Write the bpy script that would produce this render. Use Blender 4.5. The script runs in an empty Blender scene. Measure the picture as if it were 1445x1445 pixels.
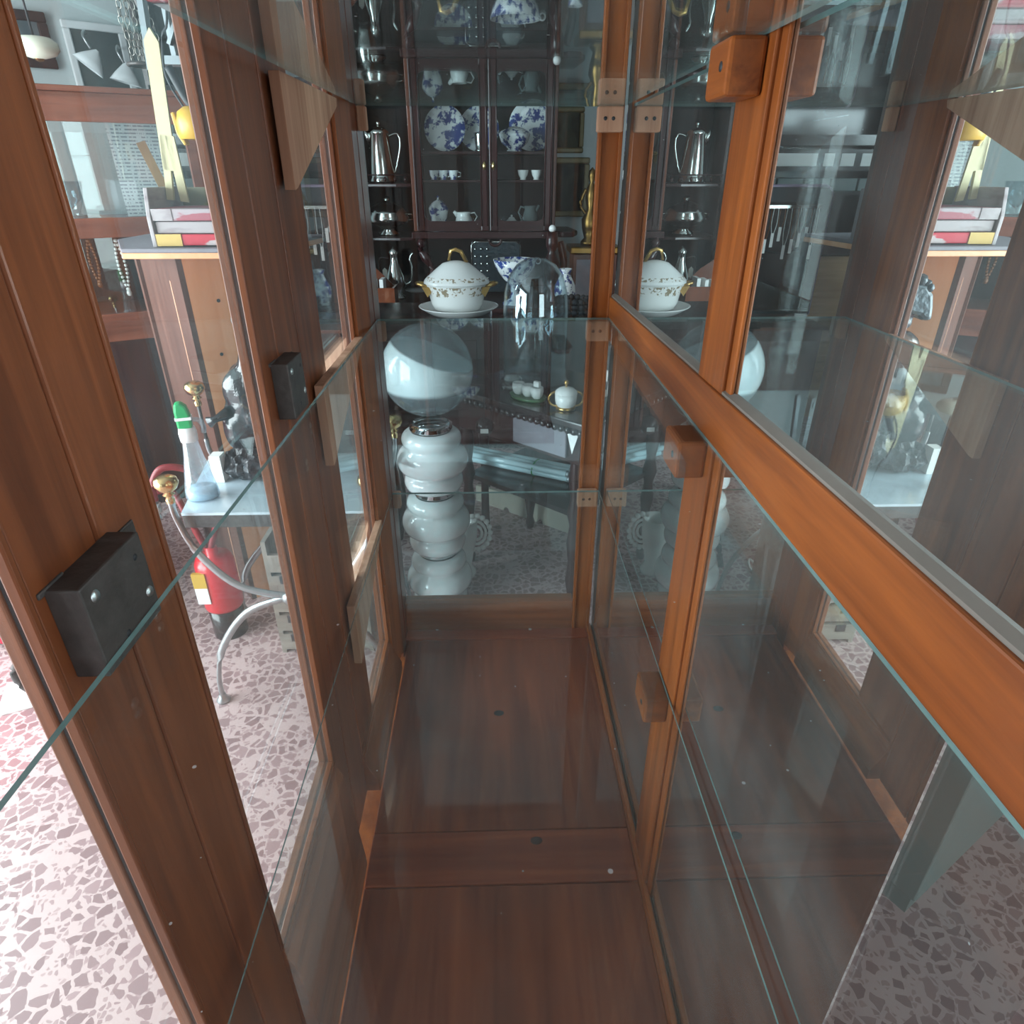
import bpy, bmesh, math, random
from mathutils import Vector, Matrix
random.seed(7)
C = bpy.context.scene.collection
SC = bpy.context.scene

# ------------------------------------------------------------------ camera
FPX, CX = 909.0, 722.5
TH, YW = math.atan(478.5/909), math.radians(1.58)
CAMZ = 1.5
cd = bpy.data.cameras.new('camera'); cam = bpy.data.objects.new('camera', cd); C.objects.link(cam)
cd.sensor_width = 36; cd.sensor_fit = 'HORIZONTAL'; cd.lens = 36*FPX/1445
cd.clip_start = 0.01
cam.location = (0, 0, CAMZ)
cam.rotation_euler = (math.pi/2-TH, 0, -YW)
SC.camera = cam
_rot = cam.rotation_euler.to_matrix()
CF, CU, CR = _rot @ Vector((0,0,-1)), _rot @ Vector((0,1,0)), _rot @ Vector((1,0,0))
def ray(px, py): return CF + CR*((px-CX)/FPX) + CU*((CX-py)/FPX)
def W(px, py, Y):
    d = ray(px, py); return Vector((0,0,CAMZ)) + d*(Y/d.y)
def WZ(px, py, z):
    d = ray(px, py); return Vector((0,0,CAMZ)) + d*((z-CAMZ)/d.z)
def MW(px, py, Y):                      # a point seen in the mirror
    p = W(px, py, Y); return Vector((0.519-p.x, p.y, p.z))
def MWZ(px, py, z):
    p = WZ(px, py, z); return Vector((0.519-p.x, p.y, p.z))

# ------------------------------------------------------------------ world, light, exposure
w = bpy.data.worlds.new('world'); SC.world = w; w.use_nodes = True
w.node_tree.nodes['Background'].inputs[0].default_value = (0.75, 0.88, 1, 1)
w.node_tree.nodes['Background'].inputs[1].default_value = 0.6
def area(name, loc, target, sx, sy, power, col=(1,1,1)):
    l = bpy.data.lights.new(name, 'AREA'); l.shape = 'RECTANGLE'; l.size = sx; l.size_y = sy
    l.energy = power; l.color = col
    o = bpy.data.objects.new(name, l); C.objects.link(o); o.location = loc
    o.rotation_euler = (Vector(target)-Vector(loc)).to_track_quat('-Z', 'Y').to_euler()
    return o
area('daylight_side_window', (-3.12, 0.3, 1.3), (0, 0.3, 1.3), 4.0, 2.3, 500, (0.87, 0.96, 1.0))
area('daylight_front_door', (-2.18, -2.62, 1.3), (-2.1, 1, 1.2), .30, 2.4, 7, (0.90, 0.97, 1.0))
area('daylight_right_window', (1.8, -2.62, 1.5), (.9, 1, 1.3), 1.6, 2.1, 50, (0.93, 0.98, 1.0))
SC.view_settings.view_transform = 'Standard'; SC.view_settings.look = 'None'
SC.view_settings.exposure = 0.0; SC.view_settings.gamma = 1.0
SC.view_settings.use_curve_mapping = False
SC.cycles.max_bounces = 16; SC.cycles.glossy_bounces = 10; SC.cycles.diffuse_bounces = 4
SC.cycles.transmission_bounces = 8; SC.cycles.transparent_max_bounces = 48
SC.cycles.caustics_reflective = True; SC.cycles.caustics_refractive = False
SC.cycles.sample_clamp_indirect = 4.0
SC.cycles.use_denoising = True

# ------------------------------------------------------------------ materials
def newmat(name):
    m = bpy.data.materials.new(name); m.use_nodes = True; nt = m.node_tree
    return m, nt, nt.nodes, nt.links, nt.nodes['Principled BSDF']
def N(nt, t, **k):
    n = nt.nodes.new(t)
    for a, b in k.items():
        if a in n.inputs: n.inputs[a].default_value = b
        else: setattr(n, a, b)
    return n
def rgba(c): return (c[0], c[1], c[2], 1)
def s2l(r, g, b):
    f = lambda v: (v/255/12.92) if v/255 <= .04045 else ((v/255+.055)/1.055)**2.4
    return (f(r), f(g), f(b))
def plain(name, col, rough=.5, metal=0, var=.12, scale=12, coat=0, bump=0, trans=0, sss=0):
    m, nt, nd, lk, P = newmat(name)
    tc = N(nt, 'ShaderNodeTexCoord'); no = N(nt, 'ShaderNodeTexNoise', Scale=scale, Detail=4.0)
    lk.new(tc.outputs['Object'], no.inputs['Vector'])
    mx = N(nt, 'ShaderNodeMix', data_type='RGBA')
    mx.inputs[6].default_value = rgba([c*(1-var) for c in col]); mx.inputs[7].default_value = rgba([min(1, c*(1+var)) for c in col])
    lk.new(no.outputs['Fac'], mx.inputs[0]); lk.new(mx.outputs[2], P.inputs['Base Color'])
    P.inputs['Roughness'].default_value = rough; P.inputs['Metallic'].default_value = metal
    P.inputs['Coat Weight'].default_value = coat; P.inputs['Transmission Weight'].default_value = trans
    if sss:
        P.inputs['Subsurface Weight'].default_value = sss; P.inputs['Subsurface Radius'].default_value = (.02, .02, .02)
    if bump:
        b = N(nt, 'ShaderNodeBump', Strength=bump, Distance=.01); lk.new(no.outputs['Fac'], b.inputs['Height']); lk.new(b.outputs[0], P.inputs['Normal'])
    return m
def wood(name, dark, light, axis='z', rough=.42, coat=.10, scale=1.0, stain=.35):
    m, nt, nd, lk, P = newmat(name)
    tc = N(nt, 'ShaderNodeTexCoord'); mp = N(nt, 'ShaderNodeMapping')
    s = [38*scale]*3; s['xyz'.index(axis)] = 2.2*scale
    mp.inputs['Scale'].default_value = s
    lk.new(tc.outputs['Object'], mp.inputs['Vector'])
    n1 = N(nt, 'ShaderNodeTexNoise', Scale=1.0, Detail=6.0, Roughness=.6, Distortion=.6); lk.new(mp.outputs[0], n1.inputs['Vector'])
    mp2 = N(nt, 'ShaderNodeMapping'); s2 = [5*scale]*3; s2['xyz'.index(axis)] = 1.6*scale; mp2.inputs['Scale'].default_value = s2
    lk.new(tc.outputs['Object'], mp2.inputs['Vector'])
    n2 = N(nt, 'ShaderNodeTexNoise', Scale=1.0, Detail=3.0); lk.new(mp2.outputs[0], n2.inputs['Vector'])
    r1 = N(nt, 'ShaderNodeValToRGB'); r1.color_ramp.elements[0].position = .3; r1.color_ramp.elements[1].position = .72
    r1.color_ramp.elements[0].color = rgba(dark); r1.color_ramp.elements[1].color = rgba(light)
    lk.new(n1.outputs['Fac'], r1.inputs[0])
    mx = N(nt, 'ShaderNodeMix', data_type='RGBA', blend_type='MULTIPLY')
    r2 = N(nt, 'ShaderNodeValToRGB'); r2.color_ramp.elements[0].position = .3; r2.color_ramp.elements[1].position = .65
    r2.color_ramp.elements[0].color = rgba([1-stain, (1-stain)*.9, (1-stain)*.88]); r2.color_ramp.elements[1].color = (1,1,1,1)
    lk.new(n2.outputs['Fac'], r2.inputs[0]); mx.inputs[0].default_value = 1
    lk.new(r1.outputs[0], mx.inputs[6]); lk.new(r2.outputs[0], mx.inputs[7]); lk.new(mx.outputs[2], P.inputs['Base Color'])
    P.inputs['Roughness'].default_value = rough; P.inputs['Coat Weight'].default_value = coat; P.inputs['Coat Roughness'].default_value = .12; P.inputs['Specular IOR Level'].default_value = .3
    b = N(nt, 'ShaderNodeBump', Strength=.12, Distance=.004); lk.new(n1.outputs['Fac'], b.inputs['Height']); lk.new(b.outputs[0], P.inputs['Normal'])
    return m
def glass(name, tint=(.93,.97,.96), dust=.05, base=.045, dustcol=(.75,.8,.82), rough=0.0, smear=6.0):
    """thin glass: clear straight through, Fresnel reflection on both faces, a film of dust"""
    m, nt, nd, lk, P = newmat(name); nd.remove(P)
    out = nd['Material Output']
    ge = N(nt, 'ShaderNodeNewGeometry'); dp = N(nt, 'ShaderNodeVectorMath', operation='DOT_PRODUCT')
    lk.new(ge.outputs['Normal'], dp.inputs[0]); lk.new(ge.outputs['Incoming'], dp.inputs[1])
    ab = N(nt, 'ShaderNodeMath', operation='ABSOLUTE'); lk.new(dp.outputs['Value'], ab.inputs[0])
    om = N(nt, 'ShaderNodeMath', operation='SUBTRACT', use_clamp=True); om.inputs[0].default_value = 1; lk.new(ab.outputs[0], om.inputs[1])
    pw = N(nt, 'ShaderNodeMath', operation='POWER'); lk.new(om.outputs[0], pw.inputs[0]); pw.inputs[1].default_value = 5
    ma = N(nt, 'ShaderNodeMath', operation='MULTIPLY_ADD'); lk.new(pw.outputs[0], ma.inputs[0]); ma.inputs[1].default_value = 1-base; ma.inputs[2].default_value = base
    tr = N(nt, 'ShaderNodeBsdfTransparent'); tr.inputs[0].default_value = rgba(tint)
    gl = N(nt, 'ShaderNodeBsdfGlossy'); gl.inputs['Roughness'].default_value = rough; gl.inputs[0].default_value = (.95,1,1,1)
    mx = N(nt, 'ShaderNodeMixShader'); lk.new(ma.outputs[0], mx.inputs[0]); lk.new(tr.outputs[0], mx.inputs[1]); lk.new(gl.outputs[0], mx.inputs[2])
    tc = N(nt, 'ShaderNodeTexCoord'); no = N(nt, 'ShaderNodeTexNoise', Scale=smear, Detail=5.0, Roughness=.65); lk.new(tc.outputs['Object'], no.inputs['Vector'])
    mr = N(nt, 'ShaderNodeMapRange'); mr.inputs['From Min'].default_value = .35; mr.inputs['From Max'].default_value = .75
    mr.inputs['To Min'].default_value = dust*.35; mr.inputs['To Max'].default_value = dust
    lk.new(no.outputs['Fac'], mr.inputs['Value'])
    vo = N(nt, 'ShaderNodeTexVoronoi', Scale=38.0); lk.new(tc.outputs['Object'], vo.inputs['Vector'])
    sc_ = N(nt, 'ShaderNodeSeparateColor'); lk.new(vo.outputs['Color'], sc_.inputs[0])
    sr = N(nt, 'ShaderNodeMapRange'); sr.inputs['From Min'].default_value = .6; sr.inputs['From Max'].default_value = 1.0; sr.inputs['To Min'].default_value = 0; sr.inputs['To Max'].default_value = .065; lk.new(sc_.outputs[0], sr.inputs['Value'])
    sp = N(nt, 'ShaderNodeMath', operation='LESS_THAN'); lk.new(vo.outputs['Distance'], sp.inputs[0]); lk.new(sr.outputs[0], sp.inputs[1])
    spm = N(nt, 'ShaderNodeMath', operation='MULTIPLY_ADD'); lk.new(sp.outputs[0], spm.inputs[0]); spm.inputs[1].default_value = .32 if dust > 0 else 0; lk.new(mr.outputs[0], spm.inputs[2])
    df = N(nt, 'ShaderNodeBsdfDiffuse'); df.inputs[0].default_value = rgba(dustcol)
    tl = N(nt, 'ShaderNodeBsdfTranslucent'); tl.inputs[0].default_value = rgba(dustcol)
    md = N(nt, 'ShaderNodeMixShader', Fac=.5); lk.new(df.outputs[0], md.inputs[1]); lk.new(tl.outputs[0], md.inputs[2])
    mf = N(nt, 'ShaderNodeMixShader'); lk.new(spm.outputs[0], mf.inputs[0]); lk.new(mx.outputs[0], mf.inputs[1]); lk.new(md.outputs[0], mf.inputs[2])
    lk.new(mf.outputs[0], out.inputs[0])
    return m
def mirror_mat():
    m, nt, nd, lk, P = newmat('mirror_silver')
    P.inputs['Base Color'].default_value = (.74,.79,.78,1); P.inputs['Metallic'].default_value = 1; P.inputs['Roughness'].default_value = 0.0
    tc = N(nt, 'ShaderNodeTexCoord'); no = N(nt, 'ShaderNodeTexNoise', Scale=5.0, Detail=6.0); lk.new(tc.outputs['Object'], no.inputs['Vector'])
    mr = N(nt, 'ShaderNodeMapRange'); mr.inputs['From Min'].default_value = .4; mr.inputs['From Max'].default_value = .8; mr.inputs['To Min'].default_value = .01; mr.inputs['To Max'].default_value = .07
    lk.new(no.outputs['Fac'], mr.inputs['Value'])
    df = N(nt, 'ShaderNodeBsdfDiffuse'); df.inputs[0].default_value = (.7,.75,.76,1)
    mx = N(nt, 'ShaderNodeMixShader'); lk.new(mr.outputs[0], mx.inputs[0]); lk.new(P.outputs[0], mx.inputs[1]); lk.new(df.outputs[0], mx.inputs[2])
    lk.new(mx.outputs[0], nd['Material Output'].inputs[0])
    return m
def terrazzo():
    m, nt, nd, lk, P = newmat('terrazzo')
    tc = N(nt, 'ShaderNodeTexCoord')
    wn = N(nt, 'ShaderNodeTexNoise', Scale=26.0, Detail=3.0); lk.new(tc.outputs['Object'], wn.inputs['Vector'])
    sb = N(nt, 'ShaderNodeVectorMath', operation='MULTIPLY_ADD'); lk.new(wn.outputs['Color'], sb.inputs[0]); sb.inputs[1].default_value = (.022,.022,0); lk.new(tc.outputs['Object'], sb.inputs[2])
    col = None
    base = N(nt, 'ShaderNodeTexNoise', Scale=3.0, Detail=5.0); lk.new(tc.outputs['Object'], base.inputs['Vector'])
    bm_ = N(nt, 'ShaderNodeMix', data_type='RGBA'); bm_.inputs[6].default_value = rgba(s2l(188,160,160)); bm_.inputs[7].default_value = rgba(s2l(208,184,182)); lk.new(base.outputs['Fac'], bm_.inputs[0])
    prev = bm_.outputs[2]
    for sc, th, keep, c0, c1 in ((78, .20, .40, (178,150,150), (156,126,128)), (33, .18, .72, (164,134,136), (136,106,108))):
        vd = N(nt, 'ShaderNodeTexVoronoi', feature='DISTANCE_TO_EDGE', Scale=float(sc), voronoi_dimensions='2D'); lk.new(sb.outputs[0], vd.inputs['Vector'])
        vc = N(nt, 'ShaderNodeTexVoronoi', feature='F1', Scale=float(sc), voronoi_dimensions='2D'); lk.new(sb.outputs[0], vc.inputs['Vector'])
        sx = N(nt, 'ShaderNodeSeparateColor'); lk.new(vc.outputs['Color'], sx.inputs[0])
        thr = N(nt, 'ShaderNodeMath', operation='MULTIPLY_ADD'); lk.new(sx.outputs[1], thr.inputs[0]); thr.inputs[1].default_value = th; thr.inputs[2].default_value = th*.35
        g = N(nt, 'ShaderNodeMath', operation='GREATER_THAN'); lk.new(vd.outputs['Distance'], g.inputs[0]); lk.new(thr.outputs[0], g.inputs[1])
        k = N(nt, 'ShaderNodeMath', operation='LESS_THAN'); lk.new(sx.outputs[0], k.inputs[0]); k.inputs[1].default_value = keep
        a = N(nt, 'ShaderNodeMath', operation='MULTIPLY'); lk.new(g.outputs[0], a.inputs[0]); lk.new(k.outputs[0], a.inputs[1])
        cm = N(nt, 'ShaderNodeMix', data_type='RGBA'); cm.inputs[6].default_value = rgba(s2l(*c0)); cm.inputs[7].default_value = rgba(s2l(*c1)); lk.new(sx.outputs[2], cm.inputs[0])
        mx = N(nt, 'ShaderNodeMix', data_type='RGBA'); lk.new(a.outputs[0], mx.inputs[0]); lk.new(prev, mx.inputs[6]); lk.new(cm.outputs[2], mx.inputs[7])
        prev = mx.outputs[2]
    lk.new(prev, P.inputs['Base Color']); P.inputs['Roughness'].default_value = .28
    return m
def china(name, white=(.78,.8,.8), blue=(.02,.05,.22), scale=20, lo=.5, hi=.56):
    m, nt, nd, lk, P = newmat(name)
    tc = N(nt, 'ShaderNodeTexCoord'); no = N(nt, 'ShaderNodeTexNoise', Scale=float(scale), Detail=5.0, Roughness=.62); lk.new(tc.outputs['Object'], no.inputs['Vector'])
    r = N(nt, 'ShaderNodeValToRGB'); r.color_ramp.elements[0].position = lo; r.color_ramp.elements[1].position = hi
    r.color_ramp.elements[0].color = rgba(white); r.color_ramp.elements[1].color = rgba(blue)
    lk.new(no.outputs['Fac'], r.inputs[0]); lk.new(r.outputs[0], P.inputs['Base Color']); P.inputs['Roughness'].default_value = .12
    return m
def opal():
    m, nt, nd, lk, P = newmat('opal_glass')
    P.inputs['Base Color'].default_value = (.93,.97,.98,1); P.inputs['Roughness'].default_value = .1
    P.inputs['Subsurface Weight'].default_value = .6; P.inputs['Subsurface Radius'].default_value = (.05,.06,.06); P.inputs['Coat Weight'].default_value = .4
    return m
def banded_globe():
    """see-through grey glass with a slanting band of opaque white"""
    m, nt, nd, lk, P = newmat('banded_globe_glass')
    g = glass('globe_clear', (.72,.80,.82), .30, .06, (.5,.56,.58)); gn = g.node_tree
    tc = N(nt, 'ShaderNodeTexCoord'); sp = N(nt, 'ShaderNodeSeparateXYZ'); lk.new(tc.outputs['Object'], sp.inputs[0])
    no = N(nt, 'ShaderNodeTexNoise', Scale=5.0, Detail=2.0); lk.new(tc.outputs['Object'], no.inputs['Vector'])
    a = N(nt, 'ShaderNodeMath', operation='MULTIPLY_ADD'); lk.new(sp.outputs[0], a.inputs[0]); a.inputs[1].default_value = .38; lk.new(sp.outputs[2], a.inputs[2])
    n2 = N(nt, 'ShaderNodeMath', operation='MULTIPLY_ADD'); lk.new(no.outputs['Fac'], n2.inputs[0]); n2.inputs[1].default_value = .02; lk.new(a.outputs[0], n2.inputs[2])
    up = N(nt, 'ShaderNodeMapRange', interpolation_type='SMOOTHSTEP'); up.inputs['From Min'].default_value = .985; up.inputs['From Max'].default_value = .965
    up.inputs['From Min'].default_value = 1.0; up.inputs['From Max'].default_value = .99
    lk.new(n2.outputs[0], up.inputs['Value'])
    lo = N(nt, 'ShaderNodeMapRange', interpolation_type='SMOOTHSTEP'); lo.inputs['From Min'].default_value = .865; lo.inputs['From Max'].default_value = .885
    lk.new(sp.outputs[2], lo.inputs['Value'])
    ml = N(nt, 'ShaderNodeMath', operation='MULTIPLY'); lk.new(up.outputs[0], ml.inputs[0]); lk.new(lo.outputs[0], ml.inputs[1])
    P.inputs['Base Color'].default_value = (.78,.88,.9,1); P.inputs['Roughness'].default_value = .06; P.inputs['Coat Weight'].default_value = .5
    # clear part
    ge = N(nt, 'ShaderNodeNewGeometry'); dp = N(nt, 'ShaderNodeVectorMath', operation='DOT_PRODUCT'); lk.new(ge.outputs['Normal'], dp.inputs[0]); lk.new(ge.outputs['Incoming'], dp.inputs[1])
    ab = N(nt, 'ShaderNodeMath', operation='ABSOLUTE'); lk.new(dp.outputs['Value'], ab.inputs[0])
    om = N(nt, 'ShaderNodeMath', operation='SUBTRACT'); om.inputs[0].default_value = 1; lk.new(ab.outputs[0], om.inputs[1])
    pw = N(nt, 'ShaderNodeMath', operation='POWER'); lk.new(om.outputs[0], pw.inputs[0]); pw.inputs[1].default_value = 4
    ma = N(nt, 'ShaderNodeMath', operation='MULTIPLY_ADD'); lk.new(pw.outputs[0], ma.inputs[0]); ma.inputs[1].default_value = .8; ma.inputs[2].default_value = .09
    tr = N(nt, 'ShaderNodeBsdfTransparent'); tr.inputs[0].default_value = (.72,.8,.82,1)
    gl = N(nt, 'ShaderNodeBsdfGlossy'); gl.inputs['Roughness'].default_value = .02
    m1 = N(nt, 'ShaderNodeMixShader'); lk.new(ma.outputs[0], m1.inputs[0]); lk.new(tr.outputs[0], m1.inputs[1]); lk.new(gl.outputs[0], m1.inputs[2])
    df = N(nt, 'ShaderNodeBsdfDiffuse'); df.inputs[0].default_value = (.45,.52,.55,1)
    m2 = N(nt, 'ShaderNodeMixShader', Fac=.25); lk.new(m1.outputs[0], m2.inputs[1]); lk.new(df.outputs[0], m2.inputs[2])
    m3 = N(nt, 'ShaderNodeMixShader'); lk.new(ml.outputs[0], m3.inputs[0]); lk.new(m2.outputs[0], m3.inputs[1]); lk.new(P.outputs[0], m3.inputs[2])
    lk.new(m3.outputs[0], nd['Material Output'].inputs[0])
    bpy.data.materials.remove(g)
    return m
def painting(name, a, b, scale=6):
    m, nt, nd, lk, P = newmat(name)
    tc = N(nt, 'ShaderNodeTexCoord'); no = N(nt, 'ShaderNodeTexNoise', Scale=float(scale), Detail=5.0, Distortion=1.0); lk.new(tc.outputs['Object'], no.inputs['Vector'])
    r = N(nt, 'ShaderNodeValToRGB'); r.color_ramp.elements[0].position = .35; r.color_ramp.elements[1].position = .68
    r.color_ramp.elements[0].color = rgba(a); r.color_ramp.elements[1].color = rgba(b)
    lk.new(no.outputs['Fac'], r.inputs[0]); lk.new(r.outputs[0], P.inputs['Base Color']); P.inputs['Roughness'].default_value = .8
    return m
def chipped(name, paint, under=(.62,.55,.5), lo=.5, hi=.53, scale=9):
    m, nt, nd, lk, P = newmat(name)
    tc = N(nt, 'ShaderNodeTexCoord'); mp = N(nt, 'ShaderNodeMapping'); mp.inputs['Scale'].default_value = (1,1,3); lk.new(tc.outputs['Object'], mp.inputs['Vector'])
    no = N(nt, 'ShaderNodeTexNoise', Scale=float(scale), Detail=6.0); lk.new(mp.outputs[0], no.inputs['Vector'])
    r = N(nt, 'ShaderNodeValToRGB'); r.color_ramp.elements[0].position = lo; r.color_ramp.elements[1].position = hi
    r.color_ramp.elements[0].color = rgba(paint); r.color_ramp.elements[1].color = rgba(under)
    lk.new(no.outputs['Fac'], r.inputs[0]); lk.new(r.outputs[0], P.inputs['Base Color']); P.inputs['Roughness'].default_value = .55
    return m
def printed(name):
    m, nt, nd, lk, P = newmat(name)
    tc = N(nt, 'ShaderNodeTexCoord'); sp = N(nt, 'ShaderNodeSeparateXYZ'); lk.new(tc.outputs['Object'], sp.inputs[0])
    a = N(nt, 'ShaderNodeMath', operation='MULTIPLY'); lk.new(sp.outputs[2], a.inputs[0]); a.inputs[1].default_value = 70
    f = N(nt, 'ShaderNodeMath', operation='FRACT'); lk.new(a.outputs[0], f.inputs[0])
    g = N(nt, 'ShaderNodeMath', operation='GREATER_THAN'); lk.new(f.outputs[0], g.inputs[0]); g.inputs[1].default_value = .6
    mp = N(nt, 'ShaderNodeMapping'); mp.inputs['Scale'].default_value = (1,1,.2); lk.new(tc.outputs['Object'], mp.inputs['Vector'])
    no = N(nt, 'ShaderNodeTexNoise', Scale=120.0); lk.new(mp.outputs[0], no.inputs['Vector'])
    k = N(nt, 'ShaderNodeMath', operation='GREATER_THAN'); lk.new(no.outputs['Fac'], k.inputs[0]); k.inputs[1].default_value = .47
    mu = N(nt, 'ShaderNodeMath', operation='MULTIPLY'); lk.new(g.outputs[0], mu.inputs[0]); lk.new(k.outputs[0], mu.inputs[1])
    mx = N(nt, 'ShaderNodeMix', data_type='RGBA'); mx.inputs[6].default_value = (.6,.68,.7,1); mx.inputs[7].default_value = (.25,.28,.32,1)
    lk.new(mu.outputs[0], mx.inputs[0]); lk.new(mx.outputs[2], P.inputs['Base Color']); P.inputs['Roughness'].default_value = .7
    return m

OD, OL = s2l(104,52,20), s2l(160,88,36)          # orange varnished wood
M = dict(
  wz=wood('varnished_wood_upright', OD, OL, 'z'), wy=wood('varnished_wood_long', OD, OL, 'y'), wx=wood('varnished_wood_cross', OD, OL, 'x'),
  dz=wood('door_wood_upright', s2l(90,48,27), s2l(140,80,46), 'z'), dy=wood('door_wood_long', s2l(90,48,27), s2l(140,80,46), 'y'),
  fy=wood('floor_panel_wood', s2l(100,42,22), s2l(144,72,39), 'y', .42, .12, 1, .5), fx=wood('floor_crossboard_wood', s2l(114,46,22), s2l(160,77,39), 'x', .42, .12),
  raw=wood('bare_pale_wood', s2l(160,118,94), s2l(202,162,136), 'z', .7, 0, 1, .3), rawx=wood('bare_pine', s2l(176,140,100), s2l(206,172,128), 'x', .65, 0),
  mah=wood('dark_mahogany', s2l(34,14,16), s2l(58,24,24), 'z', .3, .2, 1, .3), mahx=wood('dark_mahogany_long', s2l(36,16,18), s2l(58,26,26), 'x', .3, .2, 1, .3), backb=wood('dark_back_board', s2l(22,12,14), s2l(36,20,20), 'z', .6, 0, 1, .3),
  black=wood('blackened_wood', s2l(22,16,18), s2l(42,30,32), 'x', .25, .5, 1, .2), cher=wood('cherry_side', s2l(96,46,26), s2l(126,66,40), 'z', .3, .4),
  brown=wood('brown_counter_wood', s2l(84,54,46), s2l(114,78,66), 'z', .45, .2), ply=wood('orange_plywood', s2l(232,164,112), s2l(246,190,146), 'z', .32, .3, .5, .15),
  vit=wood('old_vitrine_wood', s2l(106,58,42), s2l(140,82,62), 'x', .4, .3), grey=wood('weathered_slats', s2l(136,128,120), s2l(170,162,152), 'x', .7, 0),
  pane=glass('door_pane_glass', (.96,.985,.98), .014, .036), endpane=glass('end_pane_glass', (.90,.975,.99), .012, .036), shelf=glass('shelf_glass', (.955,.98,.975), .02, .038), thin=glass('clear_glass', (.96,.98,.98), 0.0, .05),
  dome=glass('dome_glass', (.90,.95,.97), 0.0, .10), edge=plain('glass_edge', (.14,.24,.24), .15, 0, .2, 40, .4), mirror=mirror_mat(),
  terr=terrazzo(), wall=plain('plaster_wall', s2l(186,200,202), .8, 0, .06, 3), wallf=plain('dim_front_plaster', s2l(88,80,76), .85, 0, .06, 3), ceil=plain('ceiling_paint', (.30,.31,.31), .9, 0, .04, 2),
  iron=plain('dark_iron', (.075,.068,.066), .5, .5, .5, 60, 0, .15), screw=plain('zinc_screw', (.5,.58,.6), .3, 1), steel=plain('brushed_steel', (.42,.44,.45), .3, .9, .2, 30),
  brass=plain('brass', (.62,.47,.22), .22, 1, .1), silver=plain('tarnished_silver', (.55,.58,.55), .16, 1, .25, 18), chrome=plain('chrome', (.75,.77,.78), .06, 1),
  gold=plain('gilding', (.60,.38,.13), .28, 1, .25, 40), dgold=plain('darkened_gilding', (.22,.13,.04), .35, 1, .4, 30), white=plain('white_porcelain', (.80,.80,.78), .12, 0, .03), blue=china('blue_white_china'), bluesm=china('blue_white_china_fine', scale=34),
  vine=china('gilt_vine_china', (.82,.81,.78), (.30,.24,.16), 60, .52, .56), opal=opal(), globe=banded_globe(),
  paper=plain('white_paper', (.82,.82,.80), .7, 0, .04), tag=plain('paper_tag', (.75,.74,.66), .7, 0, .05), cream=plain('aged_paper', (.62,.60,.52), .75, 0, .15, 30),
  plast=plain('black_plastic_wrap', (.016,.018,.021), .2, 0, .3, 16, .3, .35), bronze=plain('dark_bronze', (.022,.034,.042), .3, .5, .4, 60, .2, .5), rock=plain('black_rock_resin', (.028,.031,.036), .32, 0, .6, 55, .2, .8),
  green=plain('green_plastic', (.0,.36,.10), .3, 0, .05), wplast=plain('white_plastic', (.82,.85,.86), .35, 0, .03), bottle=glass('bottle_plastic', (.78,.88,.95), .28, .08, (.85,.92,.95), .03, 30),
  liquid=plain('bluish_liquid', (.55,.68,.76), .2, 0, .1, 20, .3), red=plain('red_paint', s2l(200,18,36), .3, 0, .08, 8, .3), redcloth=plain('red_cloth', s2l(214,8,62), .75, 0, .12, 5),
  rubber=plain('red_hose_rubber', s2l(120,24,34), .45), yellow=plain('yellow_plastic', s2l(196,156,46), .4, 0, .08), ylath=plain('yellowed_lath', s2l(196,190,150), .55, 0, .1, 14),
  teal=plain('teal_paint', s2l(38,108,122), .45), alu=plain('aluminium', (.40,.47,.50), .35, .7, .1), redchip=chipped('chipped_red_paint', s2l(186,20,50), (.5,.42,.42), .60, .63), pinkchip=chipped('chipped_pink_paint', s2l(150,76,88), (.36,.31,.33), .54, .58),
  whchip=chipped('worn_white_paint', (.36,.33,.34), (.25,.21,.22), .50, .62), yellowchip=chipped('chipped_yellow_paint', s2l(196,164,84), (.5,.46,.36), .6, .63), olive=chipped('olive_stained_wood', s2l(128,128,104), s2l(166,158,60), .55, .7, 5),
  tube=plain('white_tube_glass', s2l(206,238,246), .15, 0, .03, 5, .5), plank=plain('cream_board', s2l(206,200,184), .6, 0, .08, 9), cable=plain('white_cable', (.85,.85,.84), .5),
  dark=plain('dark_fabric', (.02,.02,.025), .8, 0, .2, 20), grey2=plain('grey_card', s2l(126,138,138), .75, 0, .1, 20), lilac=plain('lilac_edge', s2l(150,134,160), .4, 0, .05), frameb=plain('black_frame', (.010,.013,.018), .6, 0, .1, 10, 0),
  pgilt=plain('dull_gilt_frame', (.15,.125,.06), .5, .3, .25, 40), pict1=painting('portrait_canvas', s2l(30,36,30), s2l(92,98,82)), pict2=painting('landscape_canvas', s2l(24,28,26), s2l(66,66,54)), pict3=painting('dark_canvas', s2l(22,26,28), s2l(62,58,50), 4), pict4=painting('grey_canvas', s2l(60,74,80), s2l(110,126,132), 4),
  printed=printed('printed_sheet'), wframe=plain('white_frame', (.68,.74,.76), .5), opalw=plain('cream_opal', s2l(226,230,212), .2, 0, .03), bead=plain('glass_bead', (.72,.74,.72), .12, 0, .2, 90, .5), beadb=plain('amber_bead', s2l(120,72,40), .2), beadp=plain('pink_bead', s2l(170,110,130), .25), flow=plain('ceramic_green', s2l(70,110,70), .3, 0, .4, 60), chain=plain('old_chain', (.32,.31,.28), .4, .7, .3, 60),
  leatherb=plain('dark_book_cloth', s2l(60,58,56), .7), greyg=plain('grey_green_paint', s2l(126,146,144), .5, 0, .06, 4), puttyg=plain('grey_putty', s2l(104,96,90), .6, 0, .15, 25), stone=plain('grey_stone', s2l(120,118,126), .6, 0, .2, 25),
)

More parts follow.
